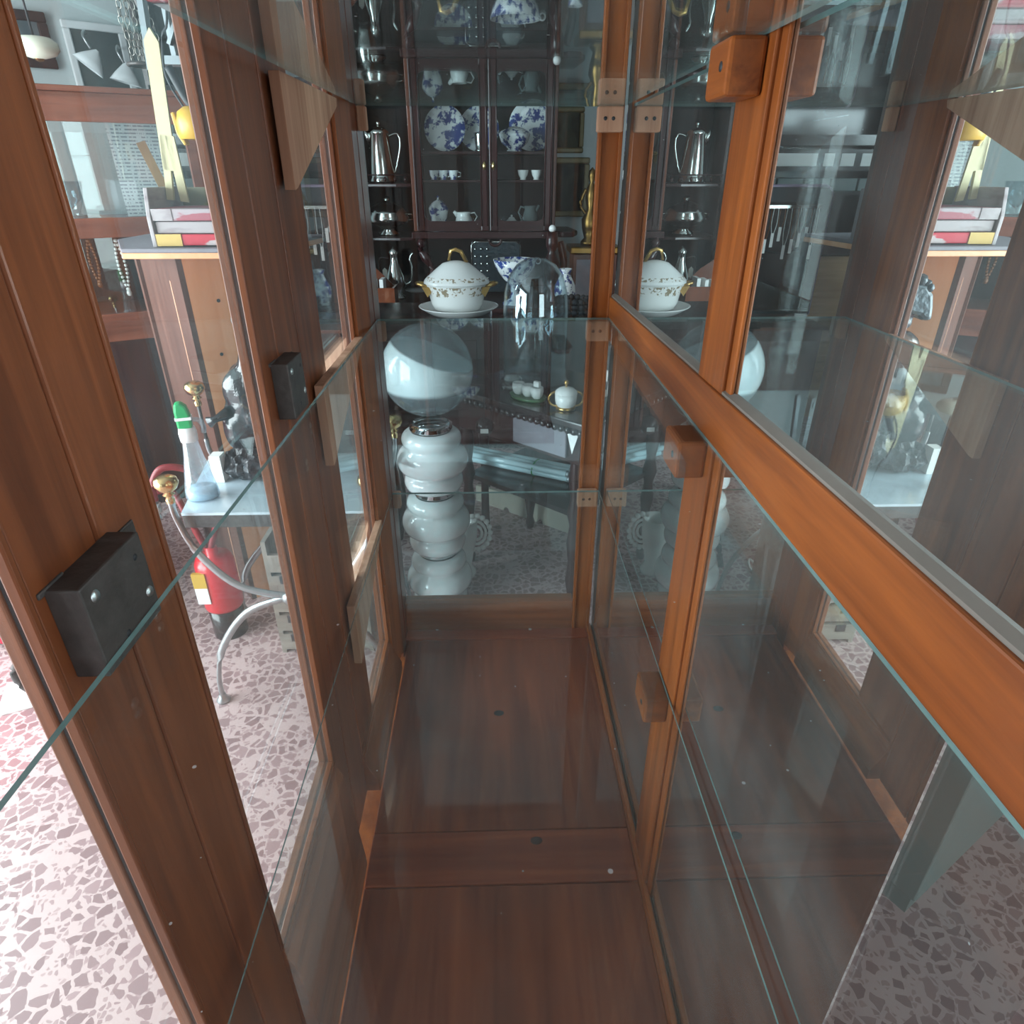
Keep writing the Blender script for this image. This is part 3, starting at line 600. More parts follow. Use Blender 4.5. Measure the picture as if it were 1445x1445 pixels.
# ------------------------------------------------------------------ dark dresser against the back wall
t = thing('mahogany_dresser', 'tall dark mahogany dresser with two glazed doors and open side shelves', 'dresser', (0, 3.95, 0))
def D(name, mat, x0, x1, y0, y1, z0, z1, par=None, bev=.003): return MB().box(x0,x1,y0,y1,z0,z1).build(name, mat, par or t, bevel=bev)
cl, cm_, cr = W(584,250,3.95).x, W(690,250,3.95).x, W(780,250,3.95).x
zb = W(690,327,3.95).z
D('back_panel', 'backb', -.80, cr+.02, .42, .45, .85, 2.45)
D('side_panel', 'cher', cl-.02, cl, .03, .42, zb, 2.42); D('side_panel', 'mah', cr, cr+.02, 0, .42, zb, 2.42)
D('side_panel', 'mah', -.80, -.78, .12, .42, .85, 2.42)
D('cornice', 'mahx', -.82, cr+.05, -.05, .45, 2.42, 2.5)
D('case_floor', 'mahx', cl-.03, cr+.03, -.02, .42, zb-.035, zb)
D('counter', 'mahx', -.79, cr+.12, -.35, .45, .81, .85)
D('base', 'mah', -.77, cr+.09, -.30, .45, .04, .81)
for z in (W(640,213,3.95).z, W(640,254,3.95).z, W(640,60,3.95).z, 2.15): D('shelf', 'mahx', cl, cr, .06, .42, z-.014, z)
zs1, zs2, zs3 = W(545,259,3.97).z, W(545,335,3.97).z, W(545,100,3.97).z
for z in (zs1, zs2, zs3):
    MB().prism([(-.78,.42),(-.78,.12),(-.74,.03),(cl-.1,.0),(cl-.02,.03),(cl-.02,.42)], z-.018, z, 'z').build('open_shelf', 'mahx', t, bevel=.004)
m = MB()
for i in range(6): m.ball((-.75+i*.055, .035, zs1+.02), .009, (1,1,1.6), 8)
m.box(-.76,cl-.03,.03,.04,zs1+.038,zs1+.045); m.build('gallery_rail', 'mah', t, True)
for k, (x0, x1) in enumerate(((cl, cm_), (cm_, cr))):
    d = bpy.data.objects.new('door', None); C.objects.link(d); d.parent = t
    s = .047
    D('stile', 'mah', x0+.002, x0+s, -.012, .014, zb+.004, 2.41, d, .004); D('stile', 'mah', x1-s, x1-.002, -.012, .014, zb+.004, 2.41, d, .004)
    z1 = zb+.055
    MB().prism([(x0+s,zb+.004),(x1-s,zb+.004),(x1-s,z1+.03),(x1-s-.01,z1+.008),(x1-s-.035,z1),(x0+s+.035,z1),(x0+s+.01,z1+.008),(x0+s,z1+.03)], -.012, .014, 'y').build('rail', 'mahx', d)
    D('rail', 'mahx', x0+s, x1-s, -.012, .014, 2.33, 2.41, d)
    D('pane', 'thin', x0+s-.004, x1-s+.004, -.001, .002, zb+.03, 2.35, d, 0)
    m = MB()
    for x in (x0+.012, x0+s-.004, x1-s+.004, x1-.012): m.tube([(x,-.0135,zb+.03),(x,-.0135,2.38)], .0038, 8)
    m.build('moulding', 'mah', d, True)
    hx = x1-.024 if k == 0 else x0+.024
    hz = W(690,234,3.95).z
    MB().lathe([(.004,-.02),(.011,-.008),(.011,.008),(.004,.02),(.0,.024)], (hx,-.02,hz), 12).build('escutcheon', 'brass', d, True)
# supports between counter and case
for x, nm in ((W(603,360,3.93).x, 'scroll_bracket'),):
    pth = smoothpath([(x-.02,-.03,zb-.04),(x-.035,-.045,zb-.09),(x+.0,-.05,zb-.14),(x+.03,-.05,zb-.2),(x+.01,-.06,zb-.27),(x+.035,-.06,zb-.33),(x+.045,-.06,.855)])
    MB().tube(pth, [.022+.006*math.sin(i*.7) for i in range(len(pth))], 10, flat=.8).build(nm, 'mah', t, True)
x = W(778,340,3.9).x
MB().lathe([(.045,.85),(.045,.9),(.03,.92),(.045,.99),(.05,1.04),(.03,1.09),(.02,1.11),(.033,1.14),(.034,1.17),(.02,1.20),(.032,1.215),(.032,zb-.035)], (x,-.10,0), 20).build('turned_column', 'mah', t, True)
MB().lathe([(.02,zb-.03),(.03,zb-.03),(.03,zb),(.02,zb)], (x,-.10,0), 20).build('brass_ring', 'brass', t, True)
MB().ball((x,-.10,zb+.022), .02).build('finial', 'white', t, True)
MB().tube(smoothpath([(x+.05,-.02,zb-.05),(x+.075,-.03,zb-.16),(x+.06,-.03,zb-.3),(x+.03,-.05,.86)]), .03, 10, flat=.7).build('scroll_bracket', 'mah', t, True)
for z in (zb-.0, W(800,110,3.95).z):
    MB().prism([(cr+.02,.40),(cr+.02,.05),(cr+.06,-.02),(cr+.13,.0),(cr+.16,.1),(cr+.14,.40)], z-.03, z, 'z').build('side_shelf', 'mahx', t, bevel=.008)
MB().tube(arc((cm_+.03,-.03,zb-.035), .035, math.pi, 2*math.pi, 12), .008, 8).build('carved_pendant', 'mah', t, True)

# china and silver in the dresser (each a thing)
def stand_plate(px, py, Y, r, mat, label, tilt=.12, oval=1.0, name='china_plate'):
    p = W(px, py, Y)
    t = thing(name, label, 'plate', (p.x, Y, p.z-r))
    c = Vector((0, 0, r))
    o = MB().lathe([(0,.004),(r*.6,.004),(r*.72,.010),(r,.02),(r*.99,.026),(r*.7,.015),(0,.009)], (0,0,0), 40, oval, 1).build('plate', mat, t, True, loc=c, rot=(math.pi/2-tilt,0,0))
    return t
def bowlthing(px, py, Y, r, h, mat, label, lid=False, foot=.5, name='china_bowl', cat='bowl'):
    p = W(px, py, Y)
    t = thing(name, label, cat, (p.x, Y, p.z))
    MB().lathe([(0,0),(r*foot,0),(r*foot,h*.08),(r*foot*.8,h*.14),(r*.85,h*.5),(r,h*.9),(r*1.02,h),(r*.94,h),(r*.8,h*.55),(0,h*.25)], (0,0,0), 36).build('bowl', mat, t, True)
    if lid:
        MB().lathe([(r*1.04,h),(r*.9,h*1.15),(r*.5,h*1.35),(r*.12,h*1.42),(r*.08,h*1.5),(r*.14,h*1.58),(0,h*1.64)], (0,0,0), 36).build('lid', mat, t, True)
    return t
def jug(px, py, Y, r, h, mat, label, flip=1, name='cream_jug', cat='jug'):
    p = W(px, py, Y)
    t = thing(name, label, cat, (p.x, Y, p.z))
    MB().lathe([(0,0),(r*.6,0),(r*.62,h*.06),(r*.5,h*.1),(r,h*.42),(r*.9,h*.65),(r*.72,h*.85),(r*.82,h),(r*.74,h),(r*.6,h*.8),(0,h*.2)], (0,0,0), 32).build('body', mat, t, True)
    MB().tube([(flip*r*.7,0,h*.92),(flip*r*1.25,0,h*.98),(flip*r*1.55,0,h*.72),(flip*r*1.2,0,h*.42),(flip*r*.9,0,h*.38)], h*.045, 8).build('handle', mat, t, True)
    MB().tube([(-flip*r*.68,0,h*.8),(-flip*r*1.15,0,h*1.04)], [r*.3,r*.16], 10).build('spout', mat, t, True)
    return t
def teapot(px, py, Y, r, h, mat, label, flip=1):
    p = W(px, py, Y)
    t = thing('teapot', label, 'teapot', (p.x, Y, p.z))
    MB().lathe([(0,0),(r*.55,0),(r*.6,h*.06),(r,h*.35),(r*.95,h*.5),(r*.45,h*.72),(0,h*.72)], (0,0,0), 32).build('body', mat, t, True)
    MB().lathe([(r*.5,h*.7),(r*.4,h*.8),(r*.12,h*.86),(r*.16,h*.95),(0,h)], (0,0,0), 24).build('lid', mat, t, True)
    MB().tube([(flip*r*.85,0,h*.5),(flip*r*1.4,0,h*.6),(flip*r*1.45,0,h*.3),(flip*r*.9,0,h*.2)], r*.09, 8).build('handle', mat, t, True)
    MB().tube([(-flip*r*.8,0,h*.25),(-flip*r*1.25,0,h*.45),(-flip*r*1.5,0,h*.68)], [r*.22,r*.14,r*.1], 8).build('spout', mat, t, True)
Zs = [W(640,213,3.95).z, W(640,254,3.95).z, zb, W(640,60,3.95).z]
def onz(px, z, Y=4.12):   # pixel row that puts a base at height z
    for py in range(0, 700):
        if W(px, py, Y).z <= z: return py
Y0 = 4.14
R1 = .115
stand_plate(628, onz(628, Zs[0]+R1+.002, 4.2), 4.2, R1, 'blue', 'large blue flowered plate standing behind the left dresser door')
stand_plate(676, onz(676, Zs[0]+R1+.002, 4.28), 4.28, R1, 'blue', 'blue flowered plate partly hidden at the right of the left dresser door')
stand_plate(752, onz(752, Zs[0]+.13+.002, 4.26), 4.26, .13, 'blue', 'large blue flowered platter behind the right dresser door', oval=1.05)
bowlthing(726, onz(726, Zs[0]+.002, 4.1), 4.1, .085, .085, 'bluesm', 'blue patterned covered tureen in front of the platter, right dresser door', True, name='china_tureen', cat='tureen')
jug(724, onz(724, Zs[0]+.17, 4.26), 4.1, .001, .001, 'white', 'x') if False else None
m_ = bowlthing(678, onz(678, Zs[0]+.002, 4.08), 4.08, .035, .09, 'silver', 'ridged silver beaker beside the blue plates', False, .9, 'silver_beaker', 'beaker')
for k, px in enumerate((613, 626, 640)):
    t2 = bowlthing(px, onz(px, Zs[1]+.002, 4.08), 4.08, .028, .048, 'bluesm', ['leftmost','middle','rightmost'][k]+' small blue sprigged cup in the row on the lower dresser shelf', False, .6, 'tea_cup', 'cup')
    t2['group'] = 'tea cups on the dresser shelf'
    MB().tube([(.026,0,.04),(.042,0,.036),(.04,0,.018),(.024,0,.016)], .003, 6).build('handle', 'white', t2, True)
for k, px in enumerate((738, 757)):
    t2 = bowlthing(px, onz(px, Zs[1]+.002, 4.08), 4.08, .03, .05, 'white', ['left','right'][k]+' plain white cup behind the right dresser door', False, .6, 'tea_cup', 'cup')
bowlthing(620, onz(620, zb+.002, 4.1), 4.1, .055, .11, 'blue', 'blue flowered lidded pot at the bottom of the left dresser door', True, .7, 'china_pot', 'pot')
pl_ = W(655, onz(655, zb+.002, 4.1), 4.1)
tag(MB().lathe([(0,0),(.06,0),(.085,.014),(.083,.018),(.055,.006),(0,.005)], (0,0,0), 36, 1, .8).build('saucer_plate', 'white', None, True, loc=(pl_.x, 4.1, zb+.002)), 'white oval plate under the sauce boat in the dresser', 'plate')
t2 = jug(655, onz(655, zb+.01, 4.1), 4.1, .05, .085, 'white', 'white sauce boat on a plate at the bottom of the left dresser door', 1, 'sauce_boat', 'sauce boat')
teapot(722, onz(722, zb+.002, 4.08), 4.08, .042, .08, 'white', 'low white teapot at the bottom of the right dresser door')
jug(748, onz(748, zb+.002, 4.2), 4.2, .045, .12, 'grey2', 'grey jug at the bottom right of the dresser', -1)
stand_plate(640, onz(640, Zs[3]+.1+.002, 4.2), 4.2, .1, 'blue', 'blue plate on the high shelf of the left dresser door')
jug(722, onz(722, Zs[3]+.002, 4.12), 4.12, .05, .11, 'white', 'white jug on the high shelf of the right dresser door')
# left open shelves: silver
p = W(537, 256, 4.02)
t = thing('silver_jug', 'tall tapering silver jug with hinged lid on the open dresser shelf', 'jug', (p.x, 4.1, zs1))
MB().lathe([(0,.0),(.075,.0),(.078,.012),(.07,.03),(.071,.05),(.052,.235),(.056,.24),(.056,.25),(.035,.27),(.012,.278),(.0,.28)], (0,0,0), 36).build('body', 'silver', t, True)
MB().ball((0,0,.29), .012).build('lid_knob', 'silver', t, True)
MB().tube(smoothpath([(.052,0,.23),(.10,0,.24),(.112,0,.19),(.09,0,.1),(.07,0,.05)]), .006, 8).build('handle', 'silver', t, True)
MB().tube([(-.045,0,.2),(-.066,0,.235),(-.078,0,.262)], [.022,.016,.01], 10).build('spout', 'silver', t, True)
p = W(547, 331, 4.06)
t = thing('silver_tureen', 'squat silver tureen with domed lid on the lower open dresser shelf', 'tureen', (p.x, 4.12, zs2))
MB().lathe([(0,0),(.06,0),(.062,.01),(.036,.03),(.06,.05),(.115,.065),(.124,.095),(.108,.118),(.112,.124),(0,.124)], (0,0,0), 40).build('bowl', 'silver', t, True)
MB().lathe([(.111,.124),(.095,.148),(.06,.168),(.02,.178),(.015,.185),(.022,.2),(0,.21)], (0,0,0), 40).build('lid', 'silver', t, True)
for s in (-1, 1): MB().tube([(s*.11,0,.115),(s*.142,0,.11),(s*.147,0,.085),(s*.115,0,.08)], .005, 8).build('handle', 'silver', t, True)
p = W(556, 428, 3.92)
t = thing('silver_coffee_pot', 'slender silver coffee pot with a paper tag on the dresser counter', 'coffee pot', (p.x+.02, 3.92, .85))
MB().lathe([(0,0),(.05,0),(.052,.015),(.03,.03),(.06,.08),(.055,.13),(.025,.2),(.022,.24),(.03,.255),(.012,.27),(0,.285)], (0,0,0), 32).build('body', 'silver', t, True)
MB().tube(smoothpath([(.055,0,.08),(.09,0,.1),(.1,0,.17),(.09,0,.22),(.11,0,.25)]), .006, 8).build('spout', 'silver', t, True)
MB().tube(smoothpath([(-.03,0,.22),(-.08,0,.22),(-.085,0,.14),(-.055,0,.09)]), .005, 8).build('handle', 'black', t, True)
m = MB(); m.prism([(-.062,.12),(-.036,.12),(-.036,.165),(-.049,.178),(-.062,.165)], -.052, -.05, 'y'); m.build('paper_tag', 'tag', t)
p = W(520, 100, 4.1)
t = jug(520, onz(520, zs3+.002, 4.12), 4.12, .06, .2, 'silver', 'round silver jug on the highest open dresser shelf', -1, 'silver_pitcher')
# counter of the dresser
p = W(543, 428, 3.73)
t = thing('wooden_box', 'brown wooden box holding papers at the left end of the dresser counter', 'box', (p.x-.03, 3.72, .85))
m = MB(); m.box(-.12,.10,-.07,.07,0,.012); m.box(-.12,.10,-.07,-.058,.012,.1); m.box(-.12,.10,.058,.07,.012,.1); m.box(.088,.10,-.058,.058,.012,.1); m.box(-.12,-.108,-.058,.058,.012,.1); m.build('body', 'cher', t)
MB().prism([(-.12,.1),(.08,.1),(-.0,.18),(-.12,.26)], .05, .058, 'y').build('sloping_side', 'cher', t)
for k in range(3): MB().box(-.07+k*.045,-.05+k*.045,-.05,.05,.012,.125+.008*k).build('paper', 'paper', t)
p = WZ(588, 412, .85)
tag(MB().lathe([(0,0),(.05,0),(.07,.012),(.068,.016),(.045,.005),(0,.004)], (0,0,0), 32).build('small_dish', 'white', None, True, loc=(p.x, p.y, .851)), 'small pale dish on the dresser counter left of the tureen', 'dish')
p = W(727, 400, 3.72)
t = thing('footed_bowl', 'blue and white footed bowl on the dresser counter behind the dome', 'bowl', (p.x, 3.74, .85))
MB().lathe([(0,0),(.07,0),(.07,.008),(.03,.03),(.022,.06),(.03,.1),(.07,.14),(.105,.19),(.12,.235),(.112,.235),(.06,.15),(0,.13)], (0,0,0), 44).build('bowl', 'bluesm', t, True)
MB().tube(arc((.125,0,.225), .014, 0, 2*math.pi, 12), .004, 6).build('loop_handle', 'white', t, True)
p = W(700, 372, 3.98)
t = thing('silver_tray', 'dark silver tray with pierced rim standing upright behind the blue bowl', 'tray', (p.x, 4.02, .85))
m = MB(); m.box(-.14,.14,0,.008,.02,.30); m.build('tray', 'bronze', t, bevel=.03)
m = MB()
for k in range(5):
    for q in range(3): m.ball((-.12+q*.035, -.006, .1+k*.04), .007, (1,.6,1), 8)
m.build('pierced_rim', 'silver', t, True)
m = MB(); m.tube([(-.14,-.002,.02),(-.14,-.002,.28),(-.12,-.002,.3),(.12,-.002,.3),(.14,-.002,.28),(.14,-.002,.02)], .005, 8); m.build('rim', 'silver', t, True)
p = W(797, 425, 3.72)
t = thing('china_vase', 'blue and white china vase leaning at the right end of the dresser counter', 'vase', (p.x+.0, 3.74, .85))
MB().lathe([(0,0),(.04,0),(.045,.015),(.06,.06),(.056,.1),(.036,.14),(.026,.16),(.036,.185),(.032,.185),(.02,.15),(0,.1)], (0,0,0), 32).build('vase', 'bluesm', t, True)

# right of the dresser: pictures, clock
def picture(px0, py0, px1, py1, Y, fr, cv, label, fw=.035, name='framed_picture'):
    a, b = W(px0, py0, Y), W(px1, py1, Y)
    t = thing(name, label, 'picture', ((a.x+b.x)/2, Y, b.z))
    w_, h_ = (b.x-a.x)/2, a.z-b.z
    m = MB(); m.box(-w_,w_,0,.03,0,fw); m.box(-w_,w_,0,.03,h_-fw,h_); m.box(-w_,-w_+fw,0,.03,fw,h_-fw); m.box(w_-fw,w_,0,.03,fw,h_-fw); m.build('frame', fr, t, bevel=.008)
    MB().box(-w_+fw*.8,w_-fw*.8,.014,.022,fw*.8,h_-fw*.8).build('canvas', cv, t)
picture(770, 150, 823, 216, 4.515, 'pgilt', 'pict1', 'upper gilt framed portrait of a standing figure on the back wall', .03)
picture(768, 222, 829, 306, 4.51, 'pgilt', 'pict2', 'lower gilt framed dark picture on the back wall beside the dresser', .035)
t = thing('mantel_clock', 'brown wooden case with gilded mouldings at the right edge of the dresser', 'clock', (.60, 4.12, 0))
MB().box(-.16,.16,-.12,.12,0,.80).build('pedestal', 'mah', t, bevel=.01)
MB().box(-.13,.13,-.1,.1,.80,1.08).build('case', 'brown', t, bevel=.006)
MB().box(-.15,.15,-.12,.12,1.08,1.12).build('gilt_moulding', 'dgold', t, bevel=.008)
MB().box(-.11,.11,-.104,-.1,.84,1.05).build('front_glass', 'stone', t)
t = thing('gilt_figure', 'slim gilded ornament on top of the wooden clock case', 'ornament', (.57, 4.12, 1.12))
MB().lathe([(0,0),(.05,0),(.05,.02),(.03,.04),(.045,.09),(.05,.14),(.02,.19),(.032,.25),(.03,.3),(.012,.33),(.022,.36),(.02,.39),(0,.41)], (0,0,0), 20).build('body', 'dgold', t, True)
MB().tube(smoothpath([(-.02,0,.16),(-.06,0,.22),(-.03,0,.3)]), .01, 8).build('scroll', 'dgold', t, True)
t = thing('dark_basket', 'dark beaded basket at the foot of the blue and white vase', 'basket', (.40, 3.35, 0))
MB().box(-.14,.14,-.12,.12,0,.86).build('stand', 'black', t)
m = MB()
for k in range(16):
    q = k*math.pi/8
    for z in (.885,.91,.935): m.ball((.08*math.cos(q), .08*math.sin(q), z), .018, (1,1,1), 8)
m.build('beads', 'frameb', t, True)

# ------------------------------------------------------------------ left of the cabinet: side table and what stands on it
k0 = W(238, 708, 1.567)
TX0, TX1, TY0, TY1, TZ = -.872, -.345, 1.60, 2.02, .665
t = thing('side_table', 'small glass-topped side table with curved steel legs and brass knobs', 'side table', ((TX0+TX1)/2, (TY0+TY1)/2, 0))
cx_, cy_ = (TX0+TX1)/2, (TY0+TY1)/2
def L_(x, y, z): return (x-cx_, y-cy_, z)
m = MB()
m.box(TX0-cx_, TX1-cx_, TY0-cy_, TY0-cy_+.02, TZ-.045, TZ-.006); m.box(TX0-cx_, TX1-cx_, TY1-cy_-.02, TY1-cy_, TZ-.045, TZ-.006)
m.box(TX0-cx_, TX0-cx_+.02, TY0-cy_+.02, TY1-cy_-.02, TZ-.045, TZ-.006); m.box(TX1-cx_-.02, TX1-cx_, TY0-cy_+.02, TY1-cy_-.02, TZ-.045, TZ-.006); m.build('frame', 'iron', t, bevel=.002)
MB().prism([(TX0-cx_,TY0-cy_),(TX1-cx_,TY0-cy_),(TX1-cx_,TY1-cy_),(TX0-.08-cx_,TY1-cy_)], TZ-.006, TZ+.002, 'z').build('glass_top', 'liquid', t)
HUB = W(403, 842, 1.575)
for yy in (1.575, 2.045):
    hub = (cx_, yy, HUB.z)
    for s in (-1, 1):
        xk = s*(cx_-TX0+.005)-(.088 if yy > 1.7 and s < 0 else 0)
        up = smoothpath([L_(cx_+xk,yy,.715), L_(cx_+xk*.985,yy,.66), L_(cx_+xk*.86,yy,.55), L_(cx_+xk*.52,yy,.44), L_(cx_,yy,HUB.z)], 6)
        lo = smoothpath([L_(cx_,yy,HUB.z), L_(cx_+xk*.5,yy,.345), L_(cx_+xk*.86,yy,.22), L_(cx_+xk*1.0,yy,.10), L_(cx_+xk*1.02,yy,.012)], 6)
        m = MB(); m.tube(up, .0125, 8, flat=.55); m.tube(lo, .0115, 8, flat=.6); lg = m.build('curved_leg', 'steel', t, True)
        MB().lathe([(0,0),(.02,0),(.022,.006),(.012,.02),(.01,.03)], L_(cx_+xk*1.02,yy,0), 12).build('foot', 'steel', lg, True)
        k = MB(); z0 = .712 if yy < 1.7 or s > 0 else .83
        k.lathe([(.011,0),(.012,.012),(.008,.02),(.016,.026),(.009,.032),(.024,.042),(.032,.058),(.028,.072),(.014,.08),(0,.081)], L_(cx_+xk,yy,z0), 20); k.build('brass_knob', 'brass', t, True)
        if z0 > .8: MB().tube([L_(cx_+xk,yy,.70), L_(cx_+xk,yy,.835)], .006, 8).build('post', 'iron', t, True)
    MB().ball(L_(cx_,yy-.01,HUB.z), .02, (1,.7,1)).build('hub', 'steel', t, True)
# spray bottle
p = WZ(288, 703, TZ)
t = thing('spray_bottle', 'clear plastic spray bottle with green nozzle on the side table', 'bottle', (p.x, p.y, TZ+.003), .3)
MB().lathe([(0,0),(.042,0),(.046,.008),(.044,.03),(.036,.075),(.026,.13),(.021,.165),(.0195,.18),(.017,.185)], (0,0,0), 32, 1, .8).build('body', 'bottle', t, True)
MB().lathe([(0,.003),(.040,.003),(.042,.02),(.040,.034),(0,.034)], (0,0,0), 28, 1, .8).build('liquid', 'liquid', t, True)
MB().lathe([(.0,.176),(.023,.176),(.024,.2),(.021,.215),(0,.215)], (0,0,0), 24).build('white_collar', 'wplast', t, True)
MB().prism([(-.021,.213),(.017,.213),(.017,.25),(.012,.275),(-.002,.288),(-.017,.285),(-.021,.262)], -.014, .014, 'y').build('green_nozzle', 'green', t, bevel=.006)
MB().box(-.0225,.0185,-.0155,.0155,.238,.246).build('white_band', 'wplast', t)
MB().tube(smoothpath([(.018,0,.235),(.034,0,.232),(.042,0,.215),(.040,0,.195)]), .007, 8).build('trigger', 'bottle', t, True)
tag(MB().box(-.016,.016,-.02,.02,0,.085).build('white_carton', 'paper', None, loc=(p.x+.008, p.y+.12, TZ+.003)), 'small white carton on the side table behind the spray bottle', 'carton')
# helmeted bust wrapped in black plastic
sx, sy = -.675, 1.90
t = thing('bronze_statue', 'dark helmeted bust wrapped in black plastic on the side table', 'statue', (sx, sy, TZ+.003))
m = MB()
for (x,y,z,r,s) in ((0,0,.05,.085,(1.3,1.1,.6)),(-.09,-.04,.04,.07,(1.1,1,.7)),(.07,.02,.05,.06,(1,1,.8)),(.02,-.04,.09,.05,(1.2,1,1)),(-.02,.04,.1,.05,(1,1,1.1))): m.ball((x,y,z), r, s, 16)
o = m.build('rock_base', 'rock', t, True); md = o.modifiers.new('remesh', 'REMESH'); md.mode = 'VOXEL'; md.voxel_size = .008
tx = bpy.data.textures.new('rock_tex', 'VORONOI'); tx.noise_scale = .03
dm = o.modifiers.new('rough', 'DISPLACE'); dm.texture = tx; dm.strength = .035; dm.mid_level = .5
m = MB()
for (x,y,z,r,s) in ((.02,0,.2,.10,(1.1,.8,1.2)),(.03,0,.3,.105,(1.15,.8,1)),(.05,0,.37,.085,(1.2,.8,.7)),(-.04,-.02,.2,.05,(.9,1,1.8)),(.045,0,.44,.04,(1,1,1.6)),(-.085,-.03,.27,.03,(1.2,1,.9)),(-.09,.0,.15,.07,(1,1,1.5)),(-.06,0,.25,.075,(1,1,1.3)),(-.02,0,.33,.06,(1,1,1.5))): m.ball((x,y,z), r, s, 20)
o = m.build('plastic_wrap', 'plast', t, True); md = o.modifiers.new('remesh', 'REMESH'); md.mode = 'VOXEL'; md.voxel_size = .008
tx = bpy.data.textures.new('wrap_tex', 'CLOUDS'); tx.noise_scale = .06; tx.noise_depth = 1
dm = o.modifiers.new('folds', 'DISPLACE'); dm.texture = tx; dm.strength = .020; dm.mid_level = .5
sm = o.modifiers.new('soft', 'SMOOTH'); sm.iterations = 8
MB().tube([(-.11,-.05,.205),(-.155,-.06,.185),(-.172,-.062,.178)], [.020,.009,.018], 12).build('plastic_knot', 'plast', t, True)
hz = .50
m = MB()
m.ball((.035,0,hz), .062, (1,.85,1.15), 20); m.ball((-.012,0,hz-.02), .028, (1.1,.9,1), 12); m.ball((-.022,0,hz+.0), .012, (1.6,.8,1.2), 10); m.ball((.0,0,hz-.055), .03, (1.1,.9,.8), 12); m.ball((.05,0,hz-.07), .035, (1,1,1.4), 12)
o = m.build('head', 'bronze', t, True); md = o.modifiers.new('remesh', 'REMESH'); md.mode = 'VOXEL'; md.voxel_size = .006; sm = o.modifiers.new('soft', 'SMOOTH'); sm.iterations = 3
hl = MB(); hl.prism([(-.062,hz-.045),(-.055,hz-.005),(-.045,hz+.03),(-.02,hz+.055),(.02,hz+.06),(.05,hz+.045),(.06,hz),(.03,hz-.02),(.005,hz-.025),(-.02,hz-.03),(-.035,hz-.042)], -.05, .05, 'y'); hl.build('visor', 'bronze', t, bevel=.012)
m = MB()
for k in range(34):
    q = random.uniform(0, math.pi); ph = random.uniform(-1.1, 1.1)
    m.ball((.03+.066*math.cos(q), .05*math.sin(ph), hz+.03+.05*math.sin(q)*math.cos(ph*.6)), random.uniform(.011,.017), (1,1,1), 8)
m.build('curled_crest', 'bronze', t, True)
# red canister with hose below / behind the table
p = W(287, 800, 2.0)
t = thing('red_canister', 'red canister with red rubber hose on the floor behind the side table', 'canister', (-.985, 1.935, 0))
MB().lathe([(0,.12),(.062,.12),(.066,.13),(.066,.30),(.056,.325),(.02,.33),(.02,.36),(0,.36)], (0,0,0), 32).build('body', 'red', t, True)
MB().lathe([(0,0),(.058,0),(.058,.12),(0,.12)], (0,0,0), 28).build('black_foot', 'black', t, True)
MB().box(-.055,-.012,-.070,-.056,.17,.29).build('white_label', 'wplast', t); MB().box(-.056,-.011,-.0705,-.056,.235,.292).build('yellow_label', 'yellow', t)
ph = smoothpath([(.0,0,.355),(.05,-.0,.5),(.03,-.02,.62),(.01,-.06,.68),(-.05,-.08,.69),(-.085,-.09,.64),(-.09,-.09,.585)])
MB().tube(ph, .011, 10).build('hose', 'rubber', t, True)
MB().lathe([(.012,0),(.014,.03),(.006,.035),(.005,-.02),(.007,-.02)], (-.09,-.09,.545), 14).build('nozzle', 'steel', t, True)
MB().tube(smoothpath([(-.015,.0,.35),(-.05,.0,.47),(-.10,.03,.56),(-.17,.0,.55),(-.18,-.03,.48),(-.15,-.03,.43)]), .011, 10).build('hose', 'rubber', t, True)
# slatted crate
t = thing('slatted_crate', 'weathered grey wooden crate with notched slats under the side table', 'crate', (-.60, 1.925, 0), 0)
m = MB(); m.box(-.16,-.145,-.12,.09,0,.45); m.box(.145,.16,-.12,.09,0,.45); m.build('end_panel', 'grey', t)
for k in range(5):
    MB().box(-.145,.145,-.12,-.106,.015+k*.08,.015+k*.08+.066).build('slat', 'grey', t)
for k in range(4): MB().box(-.12,-.085,-.1215,-.119,.05+k*.08,.08+k*.08).build('notch', 'dark', t)
MB().box(-.145,.145,.07,.09,0,.42).build('back_panel', 'grey', t)
MB().box(-.03,.03,-.1215,-.1195,.34,.40).build('opening', 'dark', t)

# ------------------------------------------------------------------ counter with plywood end, box and tools on it
cp = W(270, 430, 2.14); ca = math.radians(40)
t = thing('plywood_counter', 'tall counter with brown front and bright orange plywood side', 'counter', (cp.x, cp.y, 0), ca)
zt = W(250, 352, 2.14).z
MB().box(0, .31, 0, .018, 0, zt).build('plywood_side', 'ply', t)                 # goes right-back
o = MB().box(-.018, 0, 0, .42, 0, zt).build('brown_front', 'brown', t)
MB().box(-.019,-.018,.1,.112,.0,zt-.1).build('moulding', 'raw', t)
MB().box(-.03,.0,.415,.44,0,zt).build('corner_strip', 'brown', t)
MB().box(.0,.31,.40,.42,0,zt).build('rear_panel', 'brown', t)
cl0 = W(168, 346, 2.0); Ri = Matrix.Rotation(-ca, 2)
def CL(x, y): q = Ri @ Vector((x-cp.x, y-cp.y)); return (q.x, q.y)
tpts = [CL(cl0.x, 2.0), CL(-.665, 2.0), CL(-.60, 2.48), CL(-1.22, 2.55), CL(-1.22, 2.3)]
tp = MB(); tp.prism(tpts, zt+.004, zt+.016, 'z'); tp.build('counter_top', 'stone', t, bevel=.003)
m = MB(); m.prism([(x*1.0, y) for x, y in tpts], zt-.012, zt+.004, 'z'); m.build('counter_edge', 'ply', t, bevel=.002)
for x, z in ((.06, zt-.33), (.085, zt-.16)): MB().lathe([(0,.001),(.006,.0005),(.006,0)], (0,0,0), 10).build('nail_hole', 'frameb', t, loc=(x,-.0005,z), rot=(math.pi/2,0,0))
